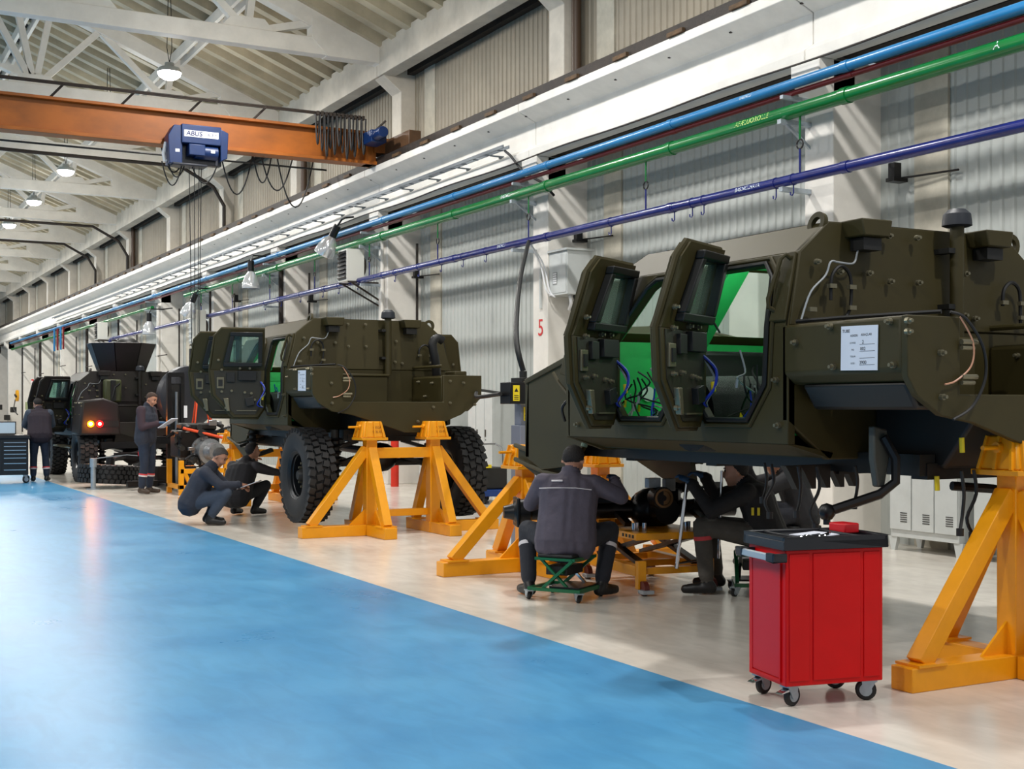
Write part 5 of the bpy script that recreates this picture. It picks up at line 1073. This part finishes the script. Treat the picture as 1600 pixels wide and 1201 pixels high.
for k in range(34):
    q = Vector((EX+rnd.uniform(-0.45,0.38), EY+rnd.uniform(-0.35,0.2), rnd.uniform(0.58,1.22)))
    mm = (M_blkmetal, M_black, M_steel, M_blkmetal, M_gunmetal, M_black)[k % 6]
    if k % 3 == 0: MB().tube(spline([q, q+Vector((rnd.uniform(-.2,.2),-0.05,rnd.uniform(-.1,.15))), q+Vector((rnd.uniform(-.3,.3),0,rnd.uniform(-.2,.1)))], 5), rnd.uniform(0.012,0.03), 7).build('engine_hose', mm, en)
    elif k % 3 == 1: MB().cyl(q, q+Vector((rnd.uniform(-.1,.1), -0.12, rnd.uniform(-.05,.05))), rnd.uniform(0.03,0.07), n=12).build('engine_accessory', mm, en)
    else: MB().box(q, (rnd.uniform(.05,.14), 0.1, rnd.uniform(.04,.12))).build('engine_bracket', mm, en, bevel=0.008)
M_sling = mat('orange_sling', (236, 78, 24), 0.55)
MB().tube([(EX-0.35,EY-0.25,1.12),(EX+0.3,EY-0.4,0.95)], 0.024, 8).build('orange_pipe', M_sling, en)
for k, (dx, dy) in enumerate(((-0.12,-0.12),(0.20,-0.12),(-0.10,0.15),(0.22,0.15))): MB().tube(spline([(EX,HY-0.0,2.05),(EX+dx*0.5,EY+dy*0.5,1.6),(EX+dx,EY+dy,1.10)], 6), 0.014, 7).build('lifting_sling', M_sling, en)
ec = root('engine_cradle', (EX-0.1, EY, 0), 'low yellow steel cradle below the hanging engine', 'cradle')
for dx in (-0.42, 0.34): MB().bx(EX+dx-0.04,EX+dx+0.04,EY-0.45,EY-0.37,0,0.58).build('cradle_post', M_yellow, ec, bevel=0.004); MB().beam((EX+dx,EY-0.41,0.5), (EX+dx+0.16,EY-0.41,0.15), 0.06, 0.06).build('cradle_brace', M_yellow, ec)
MB().bx(EX-0.44,EX+0.36,EY-0.45,EY-0.37,0.36,0.44).build('cradle_bar', M_yellow, ec, bevel=0.004); MB().bx(EX-0.44,EX+0.36,EY-0.45,EY-0.37,0.10,0.17).build('cradle_bar', M_yellow, ec, bevel=0.004)
for dx in (-0.42, 0.34): MB().bx(EX+dx-0.04,EX+dx+0.04,EY-0.45,EY+0.45,0.10,0.17).build('cradle_rail', M_yellow, ec, bevel=0.004); MB().bx(EX+dx-0.04,EX+dx+0.04,EY+0.37,EY+0.45,0,0.58).build('cradle_post', M_yellow, ec, bevel=0.004)
# ------------------------------------------------------------------ people
M_skin = mat('skin', (196, 140, 112), 0.5)
M_hair = mat('dark_hair', (36, 31, 29), 0.8, bump=0.5, bscale=120)
M_hairg = mat('grey_hair', (78, 72, 68), 0.7, bump=0.5, bscale=120)
M_shoe = mat('black_shoe', (24, 23, 23), 0.45)
M_shoeb = mat('brown_shoe', (66, 52, 40), 0.5)
M_jack = mat('grey_violet_jacket', (84, 78, 90), 0.85, var=0.12, vscale=10, bump=0.35, bscale=16)
M_jackd = mat('charcoal_jacket', (36, 34, 35), 0.85, var=0.12, vscale=10, bump=0.35, bscale=16)
M_jackn = mat('navy_jacket', (50, 54, 66), 0.85, var=0.12, vscale=10, bump=0.35, bscale=16)
M_sleeve = mat('plum_sleeve', (64, 48, 56), 0.85, bump=0.3, bscale=16)
M_trou = mat('dark_trousers', (40, 42, 50), 0.85, var=0.12, vscale=10, bump=0.4, bscale=18)
M_troug = mat('grey_trousers', (82, 78, 72), 0.85, var=0.12, vscale=10, bump=0.4, bscale=18)
M_troun = mat('navy_trousers', (36, 46, 64), 0.85, var=0.12, vscale=10, bump=0.4, bscale=18)
M_glove = mat('blue_glove', (36, 74, 110), 0.6)
M_refl = mat('reflective_band', (216, 210, 212), 0.35); M_reflr = mat('red_band', (206, 62, 66), 0.5)
M_eye = mat('eye_dark', (24, 18, 16), 0.3)
def person(loc, head_dir, J, label, mats, hair=M_hair, voxel=0.013, bands=(), look=None, scale=1.0):
    """loc: floor point; head_dir: world heading; J: joints in (right, forward, up) metres"""
    f = Vector(head_dir).normalized(); r = Vector((f.y, -f.x, 0))
    T = lambda p: r*p[0]*scale+f*p[1]*scale+Vector((0,0,p[2]*scale))
    o = root('person', loc, label, 'person')
    pr = []                                                # (p0, r0, p1, r1, material slot)
    add = lambda a, ra, b, rb, t: pr.append((T(a), ra*scale, T(b), rb*scale, t))
    V = Vector; J = {k: V(v) for k, v in J.items()}
    side = {'L': -1, 'R': 1}
    pel, che, nek, hd = J['pel'], J['che'], J['nek'], J['hd']
    up = (che-pel).normalized(); sd = (J['shR']-J['shL']).normalized()
    hem = pel-up*0.05
    for s in (-1, 1):                                       # torso: paired cones give an oval section
        add(hem+sd*s*0.10, 0.142, pel.lerp(che,0.5)+sd*s*0.095, 0.13, 0)
        add(pel.lerp(che,0.5)+sd*s*0.095, 0.13, che+sd*s*0.095, 0.135, 0)
        add(hem+sd*s*0.03, 0.156, pel.lerp(che,0.5)+sd*s*0.03, 0.145, 0); add(pel.lerp(che,0.5)+sd*s*0.03, 0.145, che+sd*s*0.03, 0.148, 0)
    add(che+sd*0.05, 0.125, nek-(nek-che)*0.15, 0.085, 0); add(che-sd*0.05, 0.125, nek-(nek-che)*0.15, 0.085, 0)
    add(J['shL'], 0.075, J['shR'], 0.075, 0); add(nek-(nek-che)*0.2, 0.075, nek+(hd-nek)*0.12, 0.066, 0)
    add(nek, 0.054, hd-(hd-nek)*0.2, 0.054, 2)
    for k in 'LR':
        s = side[k]
        add(J['sh'+k], 0.080, J['el'+k], 0.062, 1); add(J['el'+k], 0.062, J['wr'+k], 0.046, 1)
        hdir = J.get('ha'+k); wr = J['wr'+k]
        hdir = (wr-J['el'+k]).normalized() if hdir is None else hdir.normalized()
        pn = J.get('pn'+k, V((0,0,-1))); pn = (pn-hdir*pn.dot(hdir)).normalized(); ac = hdir.cross(pn).normalized()
        gl = 5
        add(wr+hdir*0.01, 0.030, wr+hdir*0.035, 0.031, gl)
        for q in (-0.026, -0.009, 0.009, 0.026): add(wr+hdir*0.03+ac*q, 0.016, wr+hdir*0.085+ac*q, 0.0145, gl)
        for q, ln in ((-0.030,0.036), (-0.010,0.044), (0.010,0.048), (0.030,0.040)):   # curled fingers
            a = wr+hdir*0.09+ac*q; b = a+hdir*ln*0.75+pn*0.014; c = b+hdir*ln*0.25+pn*ln*0.75
            add(a, 0.0115, b, 0.0105, gl); add(b, 0.0105, c, 0.009, gl)
        a = wr+hdir*0.035-ac*0.034*s; b = a+hdir*0.035-ac*0.022*s+pn*0.012; add(a, 0.014, b, 0.0115, gl); add(b, 0.0115, b+hdir*0.026+pn*0.012, 0.0095, gl)
        hip = J['hip'+k]; kn = J['kn'+k]; an = J['an'+k]; to = J['to'+k]
        add(hip, 0.105, hip.lerp(kn,0.5), 0.092, 3); add(hip.lerp(kn,0.5), 0.092, kn, 0.072, 3)
        add(kn, 0.072, kn.lerp(an,0.4), 0.07, 3); add(kn.lerp(an,0.4), 0.07, an+(kn-an).normalized()*0.05, 0.062, 3)
        td = (to-an); td.z = 0; td = td.normalized(); low = V((an.x, an.y, min(an.z, 0.075)-0.02)) if J.get('heel'+k) is None else an
        tz_ = to.z if J.get('heel'+k) is not None else 0.042
        add(an, 0.046, low-td*0.035, 0.046, 4); add(low-td*0.03, 0.044, V((an.x,an.y,0))+td*0.10+V((0,0,tz_+0.008)), 0.043, 4); add(V((an.x,an.y,0))+td*0.10+V((0,0,tz_+0.006)), 0.043, V((an.x,an.y,0))+td*0.17+V((0,0,tz_)), 0.036, 4)
    # head
    lk = V(look if look else (0,1,-0.1)).normalized(); hx = lk.cross(V((0,0,1))).normalized(); hu = hx.cross(lk)
    H = lambda a, b, c: hd+hx*a+lk*b+hu*c
    add(H(0,-0.022,0.032), 0.086, H(0,0.012,0.038), 0.080, 2); add(H(0,0.02,0.0), 0.070, H(0,0.036,-0.058), 0.046, 2)
    add(H(0,0.052,-0.075), 0.028, H(0,0.058,-0.082), 0.024, 2)
    add(H(0,0.085,0.022), 0.010, H(0,0.106,-0.016), 0.014, 2)
    for s in (-1, 1): add(H(s*0.080,-0.012,0.012), 0.016, H(s*0.082,-0.016,-0.018), 0.012, 2); add(H(s*0.035,0.064,-0.02), 0.03, H(s*0.03,0.07,-0.03), 0.026, 2)
    add(H(0,0.082,-0.05), 0.012, H(0.014,0.080,-0.05), 0.010, 2)
    b = MB()
    for p0, r0, p1, r1, t in pr:
        b.cyl(p0, p1, r0, r1, n=12); b.ball(p0, r0, 10); b.ball(p1, r1, 10)
    me = bpy.data.meshes.new('tmp'); me.from_pydata(b.v, [], b.f)
    tmp = bpy.data.objects.new('tmp', me); COL.objects.link(tmp)
    m = tmp.modifiers.new('r', 'REMESH'); m.mode = 'VOXEL'; m.voxel_size = voxel; m.use_smooth_shade = True
    m = tmp.modifiers.new('s', 'SMOOTH'); m.factor = 0.5; m.iterations = 3
    out = bpy.data.meshes.new_from_object(tmp.evaluated_get(bpy.context.evaluated_depsgraph_get())); out.name = 'body'
    bpy.data.objects.remove(tmp); bpy.data.meshes.remove(me)
    slots = [mats['jacket'], mats.get('sleeve', mats['jacket']), M_skin, mats['trousers'], mats.get('shoe', M_shoe), mats.get('hand', M_skin), hair]
    out.materials.clear()
    for s_ in slots: out.materials.append(s_)
    n = len(out.polygons); C = np.zeros(n*3); out.polygons.foreach_get('center', C); C = C.reshape(-1,3)
    best = np.full(n, 1e9); idx = np.zeros(n, dtype=np.int32)
    for p0, r0, p1, r1, t in pr:
        a = np.array(p0); d = np.array(p1)-a; L2 = max(d.dot(d), 1e-9); tt = np.clip((C-a) @ d/L2, 0, 1)
        dist = np.linalg.norm(C-(a+tt[:,None]*d), axis=1)-(r0+(r1-r0)*tt)
        if t == 4: dist = dist+0.004
        w_ = dist < best; best[w_] = dist[w_]; idx[w_] = t
    hcn = np.array(T(hd+hu*0.037-lk*0.006)); Vv = C-hcn; nv = np.linalg.norm(Vv, axis=1)+1e-9
    cz = Vv @ np.array(T(hu)); cf = Vv @ np.array(T(lk)); cx = Vv @ np.array(T(hx))
    qq = np.clip((0.62-cf/(np.hypot(cf, cx)+1e-9))/1.3, 0, 1); lim_ = 0.38+0.54*qq*qq*(3-2*qq)
    idx[(nv < 0.135) & (np.arccos(np.clip(cz/nv, -1, 1)) < PI*0.80*lim_) & (idx == 2) & (np.abs(cx) < 0.088)] = 6
    out.polygons.foreach_set('material_index', idx); out.polygons.foreach_set('use_smooth', [True]*n); out.update()
    put('body', out, parent=o)
    # hair: a cap over crown and back of the head
    hbm = MB(); N, Mx = 20, 12; grid = {}
    hc_ = hd+hu*0.037+lk*(-0.006)
    for i in range(Mx+1):
        for k in range(N):
            t = PI*0.80*i/Mx; a = 2*PI*k/N; fr_ = math.cos(a)
            q_ = min(1, max(0, (0.62-fr_)/1.3)); lim = 0.38+0.54*q_*q_*(3-2*q_)
            t *= lim
            grid[i, k] = len(hbm.v); x, y, z = math.sin(t)*math.sin(a), math.sin(t)*math.cos(a), math.cos(t)
            jr = 1.0+0.02*math.sin(k*5.3+i*2.1); x *= jr; y *= jr; z *= jr
            hbm.v.append(tuple(T(hc_+hx*x*0.0865+lk*y*0.1005+hu*z*0.0905)))
    for i in range(Mx):
        for k in range(N): hbm.f.append((grid[i,k], grid[i+1,k], grid[i+1,(k+1) % N], grid[i,(k+1) % N]))
    hbm.mi = [0]*len(hbm.f)
    ho_ = hbm.build('hair', hair, o, world=False, smooth=60); sm = ho_.modifiers.new('solid', 'SOLIDIFY'); sm.thickness = 0.008; sm.offset = -1
    for s in (-1, 1): MB().ball(T(H(s*0.032,0.078,0.024)), 0.0095, 8).build('eye', M_eye, o, world=False); MB().beam(T(H(s*0.018,0.090,0.044)), T(H(s*0.05,0.078,0.044)), 0.010, 0.007).build('eyebrow', hair, o, world=False)
    cn = T(nek+(hd-nek)*0.02); MB().lathe([(0.078,-0.02),(0.074,0.03),(0.066,0.032)], cn, (T(hd)-T(nek)).normalized(), n=18).build('collar', mats['jacket'], o, world=False)
    for k in 'LR': MB().lathe([(0.050,-0.014),(0.053,0.0),(0.050,0.014)], T(J['wr'+k])-(T(J['wr'+k])-T(J['el'+k])).normalized()*0.012, (T(J['wr'+k])-T(J['el'+k])).normalized(), n=14).build('cuff', mats.get('sleeve', mats['jacket']), o, world=False)
    for k, t0, m in bands:                                  # bands round the lower legs
        kn, an = J['kn'+k], J['an'+k]; ax_ = (T(an)-T(kn)).normalized(); c = T(kn).lerp(T(an), t0)
        MB().lathe([(0.072,-0.016),(0.074,0),(0.072,0.016)], c, ax_, n=18).build('leg_band', m, o, world=False)
    return o

# seated, back to camera, working on the axle
sit = dict(pel=(0,-0.02,0.47), che=(0.02,0.06,0.80), nek=(0.03,0.10,0.955), hd=(0.05,0.12,1.045), shL=(-0.18,0.06,0.88), shR=(0.21,0.09,0.87))
W1 = dict(sit, elL=(-0.30,0.26,0.70), wrL=(-0.14,0.48,0.74), elR=(0.42,0.12,0.77), wrR=(0.36,0.33,0.88), hipL=(-0.11,0,0.45), hipR=(0.11,0,0.45), knL=(-0.33,0.30,0.50), knR=(0.33,0.30,0.50), anL=(-0.29,0.06,0.10), anR=(0.27,0.10,0.10), toL=(-0.40,0.26,0.05), toR=(0.40,0.28,0.05))
w1 = person((P_W1.x, P_W1.y, 0), HV(0.12,1), W1, 'worker in grey violet jacket seated on green stool with his back turned', dict(jacket=M_jack, trousers=M_trou, hand=M_glove), voxel=0.0115, bands=(('L',0.30,M_refl),('R',0.30,M_refl)), look=(0.25,1,-0.35))
c = Vector((P_W1.x, P_W1.y, 0)); fw = HV(0.12,1); rt = Vector((fw.y,-fw.x,0))
bk = lambda r_, f_, z_: rt*r_+fw*f_+Vector((0,0,z_))
MB().tube([bk(-0.20,-0.055,0.845), bk(-0.08,-0.075,0.85), bk(0.08,-0.07,0.85), bk(0.20,-0.04,0.835)], 0.0035, 5).build('back_piping', M_refl, w1, world=False)
MB().tube([bk(-0.105,-0.052,0.902), bk(-0.02,-0.054,0.904)], 0.008, 5).build('back_print', M_refl, w1, world=False)
W2 = dict(pel=(0,-0.06,0.48), che=(0,0.03,0.74), nek=(0,0.11,0.86), hd=(0.0,0.19,0.945), shL=(-0.19,0.09,0.80), shR=(0.19,0.10,0.80), elL=(-0.24,0.36,0.66), wrL=(-0.16,0.52,0.86), elR=(0.22,0.38,0.74), wrR=(0.12,0.44,0.90), hipL=(-0.1,0,0.46), hipR=(0.1,0,0.46), knL=(-0.20,0.44,0.54), knR=(0.22,0.42,0.52), anL=(-0.20,0.40,0.10), anR=(0.20,0.36,0.10), toL=(-0.22,0.60,0.05), toR=(0.24,0.56,0.05), haL=(0.15,0.6,0.5), haR=(-0.1,0.7,0.3))
w2 = person((P_W2.x, P_W2.y, 0), HV(-1,0.25), W2, 'worker in charcoal jacket and blue gloves seated facing left behind the red trolley', dict(jacket=M_jackd, trousers=M_troug, hand=M_glove), voxel=0.0115, bands=(('L',0.22,M_reflr),), look=(0,1,-0.1))
fw2 = HV(-1,0.25); rt2 = Vector((fw2.y,-fw2.x,0))
for k in (0, 1): MB().box(rt2*-0.237+fw2*(0.045-0.045*k)+Vector((0,0,0.66)), (0.012,0.02,0.06), Matrix.Rotation(rot_of(fw2),3,'Z')).build('yellow_tab', M_yel, w2, world=False)
p = at(1243, 880, Z=0)
W3 = dict(W2)
person((p.x, p.y, 0), HV(-1,0.1), W3, 'worker in dark jacket behind the other two, head hidden by the hull', dict(jacket=mat('black_jacket', (28,28,32), 0.8, bump=0.3, bscale=16), trousers=M_trou), look=(0,1,-0.2))
p3 = (p.x, p.y, 0)
st = root('low_seat', p3, 'dark low seat under the half hidden third worker', 'seat')
MB().bx(p.x-0.17,p.x+0.17,p.y-0.17,p.y+0.17,0.32,0.365).build('seat_pad', M_black, st, bevel=0.01)
for dx in (-0.14,0.14):
    for dy in (-0.14,0.14): MB().cyl((p.x+dx,p.y+dy,0), (p.x+dx,p.y+dy,0.32), 0.014, n=8).build('leg', M_blkmetal, st)
# standing man reading papers
STAND = dict(pel=(0,-0.02,0.98), che=(0,0.0,1.30), nek=(0,0.03,1.50), hd=(0,0.09,1.60), shL=(-0.19,0.0,1.42), shR=(0.19,0.0,1.42), elL=(-0.24,0.04,1.13), wrL=(-0.14,0.25,1.17), elR=(0.24,0.04,1.13), wrR=(0.10,0.27,1.20), hipL=(-0.09,0,0.92), hipR=(0.09,0,0.92), knL=(-0.11,0.03,0.50), knR=(0.11,0.02,0.50), anL=(-0.12,-0.02,0.10), anR=(0.13,-0.02,0.10), toL=(-0.14,0.2,0.05), toR=(0.2,0.2,0.05))
p = at(229, 771, Z=0)
person((p.x, p.y, 0), HV(1,-0.25), STAND, 'standing man in navy vest and plum sleeves reading papers', dict(jacket=M_jackn, sleeve=M_sleeve, trousers=M_troun, shoe=M_shoeb, hand=M_glove), hair=mat('brown_hair', (66,48,38), 0.8), bands=(('L',0.42,M_reflr),('R',0.42,M_reflr),('L',0.47,M_refl),('R',0.47,M_refl)), look=(0,0.9,-0.45))
fw = HV(1,-0.25); q = Vector((p.x,p.y,0))+fw*0.40+Vector((0,0,1.20))
base_obj(MB().box(q, (0.22,0.30,0.012), Matrix.Rotation(rot_of(fw),3,'Z') @ Matrix.Rotation(0.55,3,'X')), 'paper_sheets', M_paper, tuple(q), label='white sheets of paper held by the standing man', cat='paper')
# man at the laptop, back to camera
p = at(62, 752, Z=0)
BENT = dict(STAND, pel=(0,-0.06,0.96), che=(0,0.06,1.26), nek=(0,0.14,1.44), hd=(-0.02,0.21,1.53), shL=(-0.19,0.10,1.36), shR=(0.19,0.10,1.36), elL=(-0.27,0.20,1.12), wrL=(-0.22,0.42,1.08), elR=(0.26,0.2,1.12), wrR=(0.18,0.42,1.1))
person((p.x, p.y, 0), HV(-0.45,1), BENT, 'man in plum jacket and blue trousers leaning over the laptop, far left', dict(jacket=mat('plum_jacket', (46,38,48), 0.85, bump=0.3, bscale=16), sleeve=mat('slate_sleeve', (70,80,94), 0.85), trousers=M_troun), bands=(('L',0.55,M_reflr),('R',0.55,M_reflr),('L',0.60,M_refl),('R',0.60,M_refl)), look=(-0.4,0.9,-0.3))
# squatting man writing on a clipboard
SQ = dict(pel=(0,-0.24,0.30), che=(0,-0.10,0.58), nek=(0,0.02,0.74), hd=(0,0.10,0.84), shL=(-0.19,-0.04,0.66), shR=(0.19,-0.04,0.66), elL=(-0.25,0.14,0.47), wrL=(-0.12,0.34,0.46), elR=(0.22,0.15,0.50), wrR=(0.08,0.36,0.50), hipL=(-0.10,-0.20,0.28), hipR=(0.10,-0.20,0.28), knL=(-0.18,0.20,0.44), knR=(0.18,0.22,0.40), anL=(-0.14,-0.06,0.12), anR=(0.14,0.02,0.12), toL=(-0.16,0.14,0.05), toR=(0.18,0.2,0.05))
p = at(330, 819, Z=0)
person((p.x, p.y, 0), HV(1,0.05), SQ, 'squatting man in navy jacket writing on a clipboard', dict(jacket=M_jackn, trousers=mat('slate_trousers', (62,72,88), 0.85, var=0.12, bump=0.4, bscale=18)), hair=M_hairg, bands=(('L',0.45,M_refl),), look=(0.1,0.8,-0.6))
fw = HV(1,0.05); q = Vector((p.x,p.y,0))+fw*0.47+Vector((0,0,0.49))
cb = root('clipboard', tuple(q), 'clipboard with white sheets held by the squatting man', 'clipboard')
R3 = Matrix.Rotation(rot_of(fw),3,'Z') @ Matrix.Rotation(0.35,3,'X')
MB().box(q, (0.22,0.30,0.006), R3).build('board', mat('brown_board', (110,80,56), 0.6), cb); MB().box(q+Vector((0,0,0.008)), (0.21,0.29,0.008), R3).build('sheets', M_paper, cb)
# squatting man with his back turned, reaching under the middle vehicle
p = at(384, 804, Z=0)
SQ2 = dict(SQ, elR=(0.30,0.12,0.60), wrR=(0.34,0.34,0.56), elL=(-0.26,0.16,0.62), wrL=(-0.16,0.38,0.72), hd=(0.04,0.10,0.86))
person((p.x, p.y, 0), HV(0.45,1), SQ2, 'squatting man in black vest reaching under the middle vehicle', dict(jacket=mat('black_vest', (28,26,30), 0.85, bump=0.3, bscale=16), sleeve=mat('grey_sleeve', (52,50,54), 0.85), trousers=mat('black_trousers', (30,30,33), 0.85)), look=(0.5,0.9,0.1))
